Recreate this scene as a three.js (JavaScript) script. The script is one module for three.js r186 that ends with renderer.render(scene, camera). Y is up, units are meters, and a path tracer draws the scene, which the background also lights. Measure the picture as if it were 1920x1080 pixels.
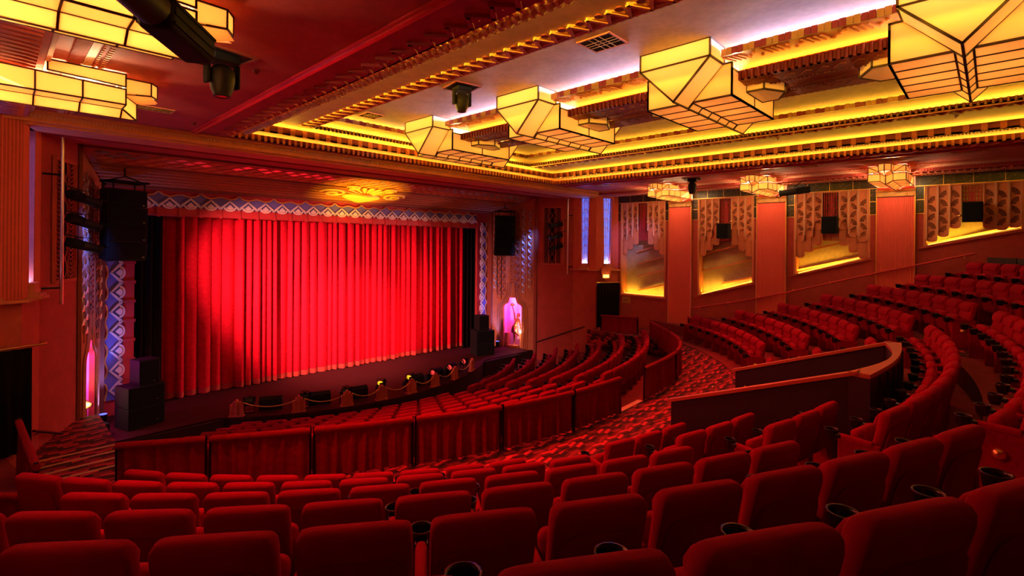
import * as THREE from 'three';
import { mergeGeometries } from 'three/addons/utils/BufferGeometryUtils.js';
import { RoundedBoxGeometry } from 'three/addons/geometries/RoundedBoxGeometry.js';
import { RectAreaLightUniformsLib } from 'three/addons/lights/RectAreaLightUniformsLib.js';
import { MarchingCubes } from 'three/addons/objects/MarchingCubes.js';
RectAreaLightUniformsLib.init();

// ------------------------------------------------------------------ camera, exposure
// Lengths below are metres from the lens (x right along the stage, y up, -z towards the stage).
// The whole scene is lifted by LIFT at the end so that the front stalls floor lies near y = 0.
const LIFT = 6;
const scene = new THREE.Scene();
const FOCAL = 939, YAW = 46.2 * Math.PI / 180, ROLL = 0.009;
const camera = new THREE.PerspectiveCamera(2 * Math.atan(540 / FOCAL) * 180 / Math.PI, 16 / 9, 0.05, 120);
camera.rotation.order = 'YXZ';
camera.rotation.set(0, -YAW, ROLL);
camera.position.set(0, LIFT, 0);
camera.setViewOffset(1920, 1080, 0, 81, 1920, 1080);
const renderer = new THREE.WebGLRenderer();
renderer.toneMapping = THREE.LinearToneMapping;
renderer.toneMappingExposure = 1.0;
renderer.shadowMap.enabled = true;
scene.background = new THREE.Color(0x000000);

// ------------------------------------------------------------------ lights
const SPOTS = [], LIGHTS = [];
function lit(l) { l.castShadow = true; LIGHTS.push(l); scene.add(l); return l; }
function pointLight(p, color, cd, radius = 3) { const l = new THREE.PointLight(color, cd, 0, 2); l.position.set(...p); l.shadow.radius = radius; return lit(l); }
function spotLight(p, t, color, cd, deg, soft = 0.6, radius = 4) {
  const l = new THREE.SpotLight(color, cd, 0, deg * Math.PI / 180, soft, 2); l.position.set(...p); l.target.position.set(...t); l.shadow.radius = radius;
  scene.add(l.target); return lit(l);
}
function areaLight(p, t, w, h, color, nits, roll) {
  const l = new THREE.RectAreaLight(color, nits, w, h); l.position.set(...p); l.up.set(0, 1, 0);
  if (roll) l.up.set(...roll);
  l.lookAt(...t); return lit(l);
}
const lin = (r, g, b) => new THREE.Color().setRGB(r, g, b);
const AMBER = lin(1, 0.52, 0.03), WARM = lin(1, 0.7, 0.34), LILAC = lin(0.8, 0.66, 1.0), BLUE = lin(0.1, 0.2, 1), PINK = lin(1, 0.03, 0.7);
// stage wash: the profile lamps on the side poles rake the house curtain, one ceiling lamp fills it
const POLE_AIM = { right: [[6.4, -1.2], [8.4, -2.6], [10.4, -3.4]], left: [[8.6, -1.6], [10.6, -3.2], [12.6, -3.6]] };
for (const right of [true, false]) [0.95, 0.42, -0.1].forEach((y, k) => {
  const [tx, ty] = POLE_AIM[right ? 'right' : 'left'][k], x = right ? 18.34 : 1.42, d = [tx - x, ty - y, -19.2 + 14.61], L = Math.hypot(...d);
  spotLight([x + d[0] / L * 0.55, y + d[1] / L * 0.55, -14.61 + d[2] / L * 0.55], [tx, ty, -19.2], lin(1, 0.36, 0.32), right ? 110 : 400, 27, 1);
});
spotLight([7.3, 2.85, -8.6], [10.4, -4.1, -19.2], lin(1, 0.36, 0.32), 820, 16, 1);
// cool uplights standing behind the loudspeaker stacks wash the stage border
spotLight([2.2, -4.75, -17.75], [2.3, 0.2, -18.6], lin(0.16, 0.2, 1), 40, 24, 1);
spotLight([17.45, -4.75, -17.7], [17.4, 0.2, -18.6], lin(0.16, 0.2, 1), 40, 24, 1);
spotLight([17.75, 1.9, -14.9], [17.95, -0.6, -16.6], lin(0.12, 0.2, 1), 120, 15, 1);
spotLight([1.97, 1.9, -14.9], [1.77, -0.6, -16.6], lin(0.12, 0.2, 1), 80, 15, 1);
// red wash from the moving heads in the ceiling hatches
const REDW = lin(1, 0.03, 0.035);
spotLight([2.1, 1.85, -7.32], [4.2, -4, -4.6], REDW, 85, 62, 1);
spotLight([7.15, 2.85, -8.42], [8.2, -4, -5.4], REDW, 160, 62, 1);
spotLight([17.62, 1.85, -7.87], [13.0, -4, -5.6], REDW, 80, 50, 1);
spotLight([17.75, 1.9, -8.0], [20.6, 0.2, -12.2], lin(0.45, 0.35, 1), 70, 13, 1);

// ------------------------------------------------------------------ helpers
function rng(seed) { let s = seed >>> 0; return () => ((s = (s * 1664525 + 1013904223) >>> 0) / 4294967296); }
const R0 = rng(7);
const XC = 9.86, mirror = (x) => 2 * XC - x;
const V = (x, y, z) => new THREE.Vector3(x, y, z);
// a pixel of the photograph as a direction from the lens, and where it meets a plane
function ray(px, py) {
  const a = px - 960, b = py - 459, c = Math.cos(ROLL), s = Math.sin(ROLL), u = (a * c + b * s) / FOCAL, v = (-a * s + b * c) / FOCAL;
  return V(u * Math.cos(YAW) + Math.sin(YAW), -v, u * Math.sin(YAW) - Math.cos(YAW));
}
const atY = (px, py, y) => { const d = ray(px, py); return d.multiplyScalar(y / d.y); };
const atX = (px, py, x) => { const d = ray(px, py); return d.multiplyScalar(x / d.x); };
const atZ = (px, py, z) => { const d = ray(px, py); return d.multiplyScalar(z / d.z); };

const used = new Map();
function numbered(n) { const k = used.get(n) || 0; used.set(n, k + 1); return k ? n + '_' + String(k).padStart(3, '0') : n; }
function flat(g) {
  if (g.index) g = g.toNonIndexed();
  for (const k of Object.keys(g.attributes)) if (!['position', 'normal', 'uv'].includes(k)) g.deleteAttribute(k);
  if (!g.attributes.normal) g.computeVertexNormals();
  if (!g.attributes.uv) g.setAttribute('uv', new THREE.BufferAttribute(new Float32Array(g.attributes.position.count * 2), 2));
  g.clearGroups(); g.morphAttributes = {};
  return g;
}
const merge = (list) => list.length === 1 ? flat(list[0]) : mergeGeometries(list.map(flat), false);
// uv in metres from the position, by the way each face points
function metreUV(g, s = 1) {
  g = flat(g); const p = g.attributes.position, n = g.attributes.normal, uv = new Float32Array(p.count * 2);
  for (let i = 0; i < p.count; i++) {
    const ax = Math.abs(n.getX(i)), ay = Math.abs(n.getY(i)), az = Math.abs(n.getZ(i)); let a, b;
    if (ay >= ax && ay >= az) { a = p.getX(i); b = p.getZ(i); } else if (ax >= az) { a = p.getZ(i); b = p.getY(i); } else { a = p.getX(i); b = p.getY(i); }
    uv[2 * i] = a / s; uv[2 * i + 1] = b / s;
  }
  g.setAttribute('uv', new THREE.BufferAttribute(uv, 2)); return g;
}
const geoOf = (g) => Array.isArray(g) ? merge(g) : g;
function part(name, g, mat, parent) {
  const m = new THREE.Mesh(geoOf(g), mat); m.name = name; m.castShadow = m.receiveShadow = true; parent.add(m); return m;
}
function thing(name, label, category, p = [0, 0, 0], turn = 0, group) {
  const o = new THREE.Group(); o.name = numbered(name); o.position.set(...p); o.rotation.y = turn; o.userData = { label, category };
  if (group) o.userData.group = group;
  scene.add(o); return o;
}
function single(name, label, category, g, mat, p = [0, 0, 0], turn = 0, group) {
  const o = part(name, g, mat, scene); o.name = numbered(name); o.position.set(...p); o.rotation.y = turn; o.userData = { label, category };
  if (group) o.userData.group = group;
  return o;
}
function struct(name, g, mat, parent) {
  const m = part(parent ? name : numbered(name), g, mat, parent || scene); if (!parent) m.userData.kind = 'structure'; return m;
}
function copyOf(o, label, p, turn = 0, group) {
  const c = o.clone(); c.name = numbered(o.name.replace(/_\d{3}$/, '')); c.userData = { ...o.userData }; if (label) c.userData.label = label; if (group) c.userData.group = group;
  c.position.set(...p); c.rotation.set(0, turn, 0); scene.add(c); return c;
}
function box(w, h, d, x = 0, y = 0, z = 0, ry = 0, rx = 0, rz = 0) {
  const g = new THREE.BoxGeometry(w, h, d); if (rx) g.rotateX(rx); if (rz) g.rotateZ(rz); if (ry) g.rotateY(ry); return g.translate(x, y, z);
}
const span = (x0, x1, y0, y1, z0, z1) => box(Math.abs(x1 - x0), Math.abs(y1 - y0), Math.abs(z1 - z0), (x0 + x1) / 2, (y0 + y1) / 2, (z0 + z1) / 2);
const rbox = (w, h, d, r, x = 0, y = 0, z = 0, s = 2) => new RoundedBoxGeometry(w, h, d, s, r).translate(x, y, z);
function cyl(r0, r1, h, x = 0, y = 0, z = 0, n = 16) { return new THREE.CylinderGeometry(r0, r1, h, n).translate(x, y, z); }
function rod(a, b, r, n = 8, r2 = r) {
  const d = V(b[0] - a[0], b[1] - a[1], b[2] - a[2]), L = d.length(), g = new THREE.CylinderGeometry(r2, r, L, n); g.translate(0, L / 2, 0);
  g.applyQuaternion(new THREE.Quaternion().setFromUnitVectors(V(0, 1, 0), d.normalize())); return g.translate(...a);
}
function bar(a, b, w, h = w) { // square bar from a to b
  const d = V(b[0] - a[0], b[1] - a[1], b[2] - a[2]), L = d.length(), g = new THREE.BoxGeometry(w, h, L + w * 0.6); g.translate(0, 0, L / 2 - 0);
  const m = new THREE.Matrix4().lookAt(V(0, 0, 0), d.clone().negate(), Math.abs(d.y / L) > 0.98 ? V(1, 0, 0) : V(0, 1, 0)); g.translate(0, 0, 0); g.applyMatrix4(m); return g.translate(...a);
}
const tube = (pts, r, seg = 24, n = 8) => new THREE.TubeGeometry(new THREE.CatmullRomCurve3(pts.map((p) => V(...p))), seg, r, n, false);
function poly(points, depth = 0.01) { // a flat pane through 3-D points, with real thickness
  const P = points.map((p) => V(...p)), o = P[0], u = P[1].clone().sub(o).normalize(), nn = V(0, 0, 0);
  for (let i = 1; i + 1 < P.length; i++) nn.add(P[i].clone().sub(o).cross(P[i + 1].clone().sub(o)));
  const n = nn.normalize(), v = n.clone().cross(u), sh = new THREE.Shape(P.map((p) => { const d = p.clone().sub(o); return new THREE.Vector2(d.dot(u), d.dot(v)); }));
  const g = depth > 0 ? new THREE.ExtrudeGeometry(sh, { depth, bevelEnabled: false }).translate(0, 0, -depth / 2) : new THREE.ShapeGeometry(sh);
  return g.applyMatrix4(new THREE.Matrix4().makeBasis(u, v, n).setPosition(o));
}
function plate(shape, depth, origin, u, v, seg = 8) { // extruded shape laid in the plane (u, v) at origin, thickness along u x v
  const g = new THREE.ExtrudeGeometry(shape, { depth, bevelEnabled: false, curveSegments: seg }), U = V(...u).normalize(), W = V(...v).normalize();
  return g.applyMatrix4(new THREE.Matrix4().makeBasis(U, W, U.clone().cross(W)).setPosition(V(...origin)));
}
function loft(rings, caps = true) {
  const n = rings[0].length, pos = [], idx = []; for (const r of rings) for (const p of r) pos.push(...p);
  for (let i = 0; i + 1 < rings.length; i++) for (let k = 0; k < n; k++) { const a = i * n + k, b = i * n + (k + 1) % n, c = a + n, d = b + n; idx.push(a, c, b, b, c, d); }
  if (caps) for (const [i, f] of [[0, 1], [rings.length - 1, 0]]) {
    const c = pos.length / 3, r = rings[i]; pos.push(...[0, 1, 2].map((k) => r.reduce((s, p) => s + p[k], 0) / n));
    for (let k = 0; k < n; k++) { const a = i * n + k, b = i * n + (k + 1) % n; f ? idx.push(c, a, b) : idx.push(c, b, a); }
  }
  const g = new THREE.BufferGeometry(); g.setAttribute('position', new THREE.Float32BufferAttribute(pos, 3)); g.setIndex(idx); g.computeVertexNormals(); return g;
}
function strip(nu, nv, f) { // parametric sheet
  const pos = [], uv = [], idx = [];
  for (let j = 0; j <= nv; j++) for (let i = 0; i <= nu; i++) { const p = f(i / nu, j / nv); pos.push(p[0], p[1], p[2]); uv.push(p[3] ?? p[0], p[4] ?? p[2]); }
  for (let j = 0; j < nv; j++) for (let i = 0; i < nu; i++) { const a = j * (nu + 1) + i, b = a + 1, c = a + nu + 1, d = c + 1; idx.push(a, c, b, b, c, d); }
  const g = new THREE.BufferGeometry(); g.setAttribute('position', new THREE.Float32BufferAttribute(pos, 3)); g.setAttribute('uv', new THREE.Float32BufferAttribute(uv, 2)); g.setIndex(idx); g.computeVertexNormals(); return g;
}
const lerp = (a, b, t) => a + (b - a) * t, sstep = (a, b, x) => { const t = Math.min(1, Math.max(0, (x - a) / (b - a))); return t * t * (3 - 2 * t); };

// ------------------------------------------------------------------ textures and materials
function canvasTex(w, h, draw, srgb = true) {
  const c = document.createElement('canvas'); c.width = w; c.height = h; draw(c.getContext('2d'), w, h);
  const t = new THREE.CanvasTexture(c); if (srgb) t.colorSpace = THREE.SRGBColorSpace; t.wrapS = t.wrapT = THREE.RepeatWrapping; return t;
}
function noiseTex(size, seed, f) {
  const r = rng(seed), d = new Uint8Array(size * size * 4), layers = [4, 8, 16, 32, 64, 128].filter((k) => k <= size).map((k) => ({ k, g: Array.from({ length: k * k }, r) }));
  const smp = (l, x, y) => { const X = x * l.k, Y = y * l.k, x0 = Math.floor(X), y0 = Math.floor(Y), a = X - x0, b = Y - y0, q = (i, j) => l.g[((j % l.k) + l.k) % l.k * l.k + ((i % l.k) + l.k) % l.k]; return lerp(lerp(q(x0, y0), q(x0 + 1, y0), a), lerp(q(x0, y0 + 1), q(x0 + 1, y0 + 1), a), b); };
  for (let y = 0; y < size; y++) for (let x = 0; x < size; x++) { const c = f(layers.map((l) => smp(l, x / size, y / size)), r()); const i = (y * size + x) * 4; d[i] = c[0]; d[i + 1] = c[1]; d[i + 2] = c[2]; d[i + 3] = 255; }
  const t = new THREE.DataTexture(d, size, size); t.magFilter = THREE.LinearFilter; t.minFilter = THREE.LinearMipmapLinearFilter; t.generateMipmaps = true; t.wrapS = t.wrapT = THREE.RepeatWrapping; t.colorSpace = THREE.SRGBColorSpace; t.needsUpdate = true; return t;
}
const grey = (v) => { const c = Math.max(0, Math.min(255, v)); return [c, c, c]; };
const plasterMap = noiseTex(256, 3, (n, r) => grey(228 + 22 * (n[1] - 0.5) + 18 * (n[3] - 0.5) + 12 * (r - 0.5)));
const clothMap = noiseTex(128, 5, (n, r) => grey(222 + 26 * (n[2] - 0.5) + 34 * (r - 0.5)));
const marbleMap = noiseTex(256, 9, (n) => { const t = n[0] * 0.5 + n[1] * 0.3 + n[2] * 0.2, v = Math.pow(Math.max(0, 1 - Math.abs(t - 0.5) * 14 + (n[4] - 0.5) * 0.9), 2) * (0.4 + n[3]), c = n[3] * 20; return [22 + 74 * v + c, 13 + 46 * v + c * 0.6, 9 + 20 * v + c * 0.4].map((x) => Math.min(255, x)); });
const stoneMap = noiseTex(256, 13, (n) => { const t = 0.55 * n[1] + 0.3 * n[3] + 0.3 * n[4]; return [180 + 90 * (t - 0.5), 130 + 80 * (t - 0.5), 60 + 60 * (t - 0.5)].map((x) => Math.max(0, Math.min(255, x))); });
// woven carpet: staggered wavy bands of slanted blocks in three reds
const carpetMap = canvasTex(512, 512, (c, w, h) => {
  c.fillStyle = '#5a0710'; c.fillRect(0, 0, w, h);
  const cols = ['#c4283a', '#360208', '#8c1220', '#d64450', '#2a0206', '#a01a26'], bw = 64, bh = 32, r = rng(21);
  for (let row = -2; row < 18; row++) for (let k = -2; k < 10; k++) {
    const x = k * bw + (row % 2) * 22, wave = [0, 12, 18, 10][((k % 4) + 4) % 4], y = row * bh + wave; c.fillStyle = cols[(((row * 2 + k * 3 + (k & 1)) % 6) + 6) % 6];
    const up = (k & 1) ? -14 : 14; c.beginPath(); c.moveTo(x, y); c.lineTo(x + bw, y + up); c.lineTo(x + bw, y + up + bh * 0.62); c.lineTo(x, y + bh * 0.62); c.fill();
  }
  for (let i = 0; i < 9000; i++) { c.fillStyle = r() < 0.5 ? 'rgba(0,0,0,0.18)' : 'rgba(255,90,90,0.10)'; c.fillRect(r() * w, r() * h, 2, 2); }
});
const std = (color, rough = 0.7, metal = 0, extra = {}) => new THREE.MeshStandardMaterial({ color: color instanceof THREE.Color ? color : new THREE.Color(color), roughness: rough, metalness: metal, ...extra });
const phys = (o) => new THREE.MeshPhysicalMaterial(o);
const velvet = (c, sheen) => phys({ color: c, roughness: 0.92, specularIntensity: 0.2, sheen: 0.5, sheenRoughness: 0.45, sheenColor: sheen, map: clothMap });
const M = {
  wall: std(lin(0.62, 0.1, 0.062), 0.78, 0, { map: plasterMap }),
  wallLow: std(lin(0.5, 0.06, 0.045), 0.8, 0, { map: plasterMap }),
  rib: std(lin(0.74, 0.115, 0.075), 0.7),
  ceiling: std(lin(0.5, 0.05, 0.04), 0.75, 0, { map: plasterMap }),
  cream: std(lin(0.8, 0.66, 0.5), 0.7, 0, { map: plasterMap }),
  recess: std(lin(0.62, 0.46, 0.26), 0.8, 0, { map: plasterMap }),
  reveal: std(lin(0.56, 0.17, 0.06), 0.65, 0, { map: plasterMap }),
  white: std(lin(0.8, 0.72, 0.68), 0.75, 0, { map: plasterMap }),
  salmon: std(lin(0.8, 0.27, 0.11), 0.65, 0, { map: plasterMap }),
  peach: std(lin(0.78, 0.4, 0.24), 0.65, 0, { map: plasterMap }),
  moulding: std(lin(0.7, 0.38, 0.16), 0.5, 0.15),
  mouldDark: std(lin(0.26, 0.055, 0.025), 0.6),
  backing: std(lin(0.07, 0.018, 0.01), 0.9),
  fringeDark: std(lin(0.16, 0.012, 0.012), 0.28, 0.2),
  fringeGold: std(lin(0.28, 0.14, 0.04), 0.35, 0.4),
  gold: std(lin(0.85, 0.52, 0.14), 0.32, 0.85),
  goldStone: std(0xffffff, 0.4, 0.1, { map: stoneMap }),
  marble: std(0xffffff, 0.3, 0, { map: marbleMap }),
  black: phys({ color: lin(0.01, 0.009, 0.01), roughness: 0.7, specularIntensity: 0.3 }),
  blackGloss: std(lin(0.012, 0.011, 0.011), 0.25),
  blackCloth: phys({ color: lin(0.008, 0.005, 0.005), roughness: 1, specularIntensity: 0.1 }),
  metal: phys({ color: lin(0.02, 0.018, 0.018), roughness: 0.5, specularIntensity: 0.4 }),
  steel: std(lin(0.6, 0.5, 0.36), 0.3, 0.9),
  brass: std(lin(0.8, 0.5, 0.16), 0.28, 0.9),
  lead: std(lin(0.05, 0.02, 0.01), 0.6, 0),
  curtain: velvet(lin(0.78, 0.006, 0.026), lin(0.7, 0.006, 0.026)),
  seat: velvet(lin(0.4, 0.001, 0.024), lin(0.55, 0.002, 0.05)),
  rail: velvet(lin(0.34, 0.006, 0.014), lin(0.4, 0.02, 0.03)),
  seatSide: velvet(lin(0.34, 0.003, 0.016), lin(0.45, 0.004, 0.035)),
  carpet: std(0xffffff, 0.95, 0, { map: carpetMap }),
  carpetPlain: std(lin(0.3, 0.012, 0.02), 0.95, 0, { map: clothMap }),
  nosing: std(lin(0.62, 0.34, 0.1), 0.5, 0.2),
  stage: phys({ color: lin(0.055, 0.006, 0.008), roughness: 0.85, specularIntensity: 0.25, map: clothMap }),
  wood: std(lin(0.02, 0.006, 0.005), 0.55, 0, { map: plasterMap }),
  woodCap: std(lin(0.5, 0.12, 0.035), 0.5, 0, { map: plasterMap }),
  red: std(lin(0.55, 0.02, 0.025), 0.6),
  redPaint: std(lin(0.62, 0.03, 0.035), 0.6, 0, { map: plasterMap }),
  silver: std(lin(0.62, 0.6, 0.62), 0.3, 0.7),
  bluePaint: std(lin(0.16, 0.13, 0.42), 0.6),
  paleRelief: std(lin(0.78, 0.62, 0.6), 0.5),
  orange: std(lin(0.72, 0.26, 0.06), 0.5),
  statue: std(lin(0.55, 0.2, 0.1), 0.35, 0.5),
  nicheBack: std(lin(0.85, 0.7, 0.8), 0.8),
  speakerGrille: phys({ color: lin(0.008, 0.008, 0.009), roughness: 0.9, specularIntensity: 0.15 }),
};
M.pane = phys({ color: lin(0.98, 0.76, 0.42), roughness: 1, transmission: 0.55, thickness: 0, emissive: lin(1, 0.52, 0.11), emissiveIntensity: 0.2 });
M.glowAmber = std(lin(0.9, 0.6, 0.2), 0.8, 0, { emissive: lin(1, 0.55, 0.08), emissiveIntensity: 2.2 });
M.glowWhite = std(lin(0.9, 0.85, 0.8), 0.8, 0, { emissive: lin(1, 0.75, 0.4), emissiveIntensity: 4 });
M.blueGlass = phys({ color: lin(0.3, 0.42, 1), roughness: 0.35, emissive: lin(0.1, 0.17, 0.95), emissiveIntensity: 1 });

// ================================================================== SHELL
const XR = 20.4, XL = mirror(XR), BACK = 6.5, Y0 = 2.457, Y2 = 3.454, STAGE = -5.08, BOTTOM = -6.4;
// ------------------------------------------------------------------ ceiling with the stepped, lamp-lit coffer
const LV = [ // half width, far end, lower and upper edge of each trough lip
  { h: 6.03, zf: -12.80, y0: 2.457, y1: 2.605 }, { h: 5.70, zf: -12.70, y0: 2.68, y1: 2.863 },
  { h: 4.16, zf: -12.60, y0: 2.946, y1: 3.04 }, { h: 3.90, zf: -12.50, y0: 3.22, y1: 3.335 }];
const ZN = 3.4;
const frame = (hi, ho, zfi, zfo, zni, zno, y0, y1) => [span(XC - ho, XC - hi, y0, y1, zfo, zno), span(XC + hi, XC + ho, y0, y1, zfo, zno), span(XC - hi, XC + hi, y0, y1, zfo, zfi), span(XC - hi, XC + hi, y0, y1, zni, zno)];
const ceilG = [span(XL - 0.6, XC - 6.03, Y0, Y0 + 0.04, -14.3, BACK), span(XC + 6.03, XR + 0.6, Y0, Y0 + 0.04, -14.3, BACK), span(XC - 6.03, XC + 6.03, Y0, Y0 + 0.04, -14.3, -12.8), span(XC - 6.03, XC + 6.03, Y0, Y0 + 0.04, ZN, BACK)];
const ceiling = struct('ceiling', metreUV(merge(ceilG), 2), M.ceiling);
const OUT = [[7.0, -13.75], [6.9, -13.7], [5.3, -13.6], [5.2, -13.55]], TOPS = [2.68, 2.946, 3.22, Y2];
for (let i = 0; i < 4; i++) {
  const l = LV[i], [ho, zo] = OUT[i], base = i ? TOPS[i - 1] + 0.04 : Y0 + 0.04, zn = ZN - i * 0.1;
  // soffit above this trough, and the trough's back wall
  if (i < 3) { const q = LV[i + 1]; part('soffit', metreUV(merge(frame(q.h, ho, q.zf, zo, zn - 0.1, zn + 0.4, TOPS[i], TOPS[i] + 0.04)), 2), M.cream, ceiling); }
  part('trough_back', metreUV(merge(frame(ho - 0.03, ho, zo + 0.03, zo, zn + 0.37, zn + 0.4, base, TOPS[i])), 2), M.cream, ceiling);
  part('trough_lip', metreUV(merge(frame(l.h, l.h + 0.03, l.zf, l.zf - 0.03, zn, zn + 0.03, l.y0, l.y1)), 2), [M.mouldDark, M.mouldDark, M.fringeDark, M.fringeDark][i], ceiling);
}
part('soffit', metreUV(span(XC - 5.2, XC + 5.2, Y2, Y2 + 0.04, -13.55, ZN + 0.2), 2), M.white, ceiling);
// small blocks and pleats that stand proud of the lips
function along(side, l, step, fn) { // side 0 left, 1 right, 2 far: calls fn(position, turn)
  const zn = ZN - 0.3;
  if (side < 2) { const s = side ? -1 : 1, x = XC + (side ? l.h : -l.h); for (let z = l.zf + step / 2; z < zn; z += step) fn(x, z, s, 0); } else for (let x = XC - l.h + step / 2; x < XC + l.h; x += step) fn(x, l.zf, 0, 1);
}
const blockAt = (x, z, s, far, w, y0, y1, d) => far ? box(w, y1 - y0, d, x, (y0 + y1) / 2, z + d / 2) : box(d, y1 - y0, w, x + s * d / 2, (y0 + y1) / 2, z);
for (const side of [0, 1, 2]) {
  const t = [], q = [], p = [], f = [], fd = [];
  along(side, LV[0], 0.145, (x, z, s, far) => t.push(blockAt(x, z, s, far, 0.055, LV[0].y0 - 0.005, LV[0].y1 - 0.01, 0.045)));
  along(side, LV[1], 0.31, (x, z, s, far) => q.push(blockAt(x, z, s, far, 0.11, LV[1].y0, LV[1].y1 - 0.02, 0.035)));
  along(side, LV[2], 0.11, (x, z, s, far) => p.push(far ? cyl(0.03, 0.03, 0.1, x, 2.993, z + 0.01, 7) : cyl(0.03, 0.03, 0.1, x + s * 0.01, 2.993, z, 7)));
  let k = 0; along(side, LV[3], 0.1, (x, z, s, far) => { (k++ % 4 < 2 ? f : fd).push(blockAt(x, z, s, far, 0.092, 3.22, 3.33 + (k % 2) * 0.012, 0.02 + (k % 3) * 0.006)); });
  for (const [n, g, m] of [['dentil', t, M.salmon], ['dentil', q, M.salmon], ['pleat', p, M.fringeGold], ['pleat', f, M.fringeGold], ['pleat', fd, M.fringeDark]]) { const o = part(n, g, m, ceiling); o.userData.kind = 'stuff'; }
}
// carved runs on the undersides: beads and zigzag at the inner step, blossom roll at the outer edge, ribbed zigzag on the red ceiling
for (const s of [-1, 1]) {
  const zig = [], beads = [], flowers = [], outer = [];
  for (let z = -12.5; z < ZN - 0.2; z += 0.3) {
    const x0 = XC + s * 4.52, x1 = XC + s * 4.22;
    zig.push(bar([x0, 2.93, z], [x1, 2.93, z + 0.15], 0.045, 0.05), bar([x1, 2.93, z + 0.15], [x0, 2.93, z + 0.3], 0.045, 0.05));
    zig.push(bar([XC + s * 4.49, 2.935, z + 0.055], [XC + s * 4.33, 2.935, z + 0.15], 0.02, 0.03), bar([XC + s * 4.33, 2.935, z + 0.15], [XC + s * 4.49, 2.935, z + 0.245], 0.02, 0.03));
    beads.push(cyl(0.04, 0.06, 0.03, x0 - s * 0.03, 2.935, z + 0.15, 8));
  }
  for (let z = -12.7; z < ZN - 0.2; z += 0.125) for (const [h, dy, dz, q] of s < 0 ? [[5.7, -0.045, 0, 0.08], [5.61, -0.02, 0.05, 0.075], [5.79, -0.04, 0.06, 0.06], [5.65, -0.06, 0.085, 0.06]] : [[5.76, 0.015, 0, 0.032], [5.83, 0.018, 0.06, 0.028]]) { const g = new THREE.IcosahedronGeometry(q, 0); g.rotateX(R0() * 3); g.rotateY(R0() * 3); flowers.push(g.translate(XC + s * h, 2.655 + dy, z + dz)); }
  for (let z = -12.7; z < ZN - 0.2; z += 0.36) outer.push(bar([XC + s * 6.34, 2.445, z], [XC + s * 6.12, 2.445, z + 0.18], 0.06, 0.06), bar([XC + s * 6.12, 2.445, z + 0.18], [XC + s * 6.34, 2.445, z + 0.36], 0.06, 0.06), cyl(0.09, 0.05, 0.05, XC + s * 6.24, 2.44, z + 0.36, 7));
  part('zigzag_moulding', zig, M.moulding, ceiling).userData.kind = 'stuff'; part('bead_moulding', beads, M.mouldDark, ceiling).userData.kind = 'stuff';
  part('rope_edge', [span(XC + s * 4.19, XC + s * 4.22, 2.915, 2.95, -12.6, ZN - 0.3), span(XC + s * 4.24, XC + s * 4.26, 2.92, 2.95, -12.6, ZN - 0.3)], M.moulding, ceiling);
  part('blossom_roll', flowers, M.cream, ceiling).userData.kind = 'stuff'; part('zigzag_moulding', outer, M.ceiling, ceiling).userData.kind = 'stuff';
  part('ledge', [span(XC + s * 6.68, XC + s * 6.74, Y0 - 0.045, Y0, -12.9, BACK - 0.2), span(XC + s * 6.74, XC + s * 6.79, Y0 - 0.02, Y0, -12.9, BACK - 0.2)], std(lin(0.62, 0.03, 0.035), 0.28), ceiling);
}
// lamp-lit middle beam between the lanterns
const LZ = [-11.47, -7.74, -4.01, -0.28], BZ = [[-12.5, -12.12], [-10.82, -8.39], [-7.09, -4.66], [-3.36, -0.93], [0.37, 3.1]];
for (const [a, b] of BZ) {
  const m = (a + b) / 2, L = b - a;
  part('beam_tier', metreUV(merge([span(XC - 1.25, XC - 0.3, 3.237, 3.27, a, b), span(XC + 0.3, XC + 1.25, 3.237, 3.27, a, b), span(XC - 0.32, XC + 0.32, 2.99, Y2, a, b)]), 2), M.salmon, ceiling);
  part('beam_tier', metreUV(merge([span(XC - 0.8, XC - 0.23, 2.908, 2.94, a, b), span(XC + 0.23, XC + 0.8, 2.908, 2.94, a, b)]), 2), M.mouldDark, ceiling);
  part('beam_panel', metreUV(span(XC - 0.23, XC + 0.23, 2.95, 2.99, a, b), 1), M.mouldDark, ceiling);
  const lip = [], pl = [], gold = [], carve = [], rib = [];
  for (const s of [-1, 1]) {
    lip.push(span(XC + s * 1.25, XC + s * 1.23, 3.237, 3.34, a, b), span(XC + s * 0.8, XC + s * 0.78, 2.908, 3.075, a, b));
    for (let z = a + 0.05, k = 0; z < b - 0.04; z += 0.09, k++) (k % 4 < 2 ? gold : pl).push(box(0.022 + (k % 3) * 0.006, 0.115 + (k % 2) * 0.012, 0.084, XC + s * 1.26, 3.292, z));
    for (let z = a + 0.05; z < b - 0.03; z += 0.105) pl.push(cyl(0.032, 0.032, 0.165, XC + s * 0.805, 2.99, z, 7));
    for (let z = a + 0.06, k = 0; z < b - 0.04; z += 0.085, k++) carve.push(k % 7 < 4 ? box(0.3, 0.02, 0.03, XC + s * 1.02, 3.23, z, s * 0.35) : new THREE.IcosahedronGeometry(0.035, 0).translate(XC + s * (0.92 + 0.1 * (k % 3)), 3.232, z));
    for (let z = a + 0.03; z < b - 0.02; z += 0.06) rib.push(box(0.09, 0.02, 0.03, XC + s * 0.28, 2.903, z));
    for (let z = a + 0.15; z < b - 0.1; z += 0.24) rib.push(box(0.24, 0.02, 0.1, XC + s * 0.52, 2.904, z, 0.6));
  }
  part('trough_lip', lip, M.fringeDark, ceiling); part('pleat', pl, M.fringeDark, ceiling).userData.kind = 'stuff'; part('pleat', gold, M.fringeGold, ceiling).userData.kind = 'stuff';
  part('carving', carve, M.salmon, ceiling).userData.kind = 'stuff'; part('carving', rib, M.mouldDark, ceiling).userData.kind = 'stuff';
}
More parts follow.
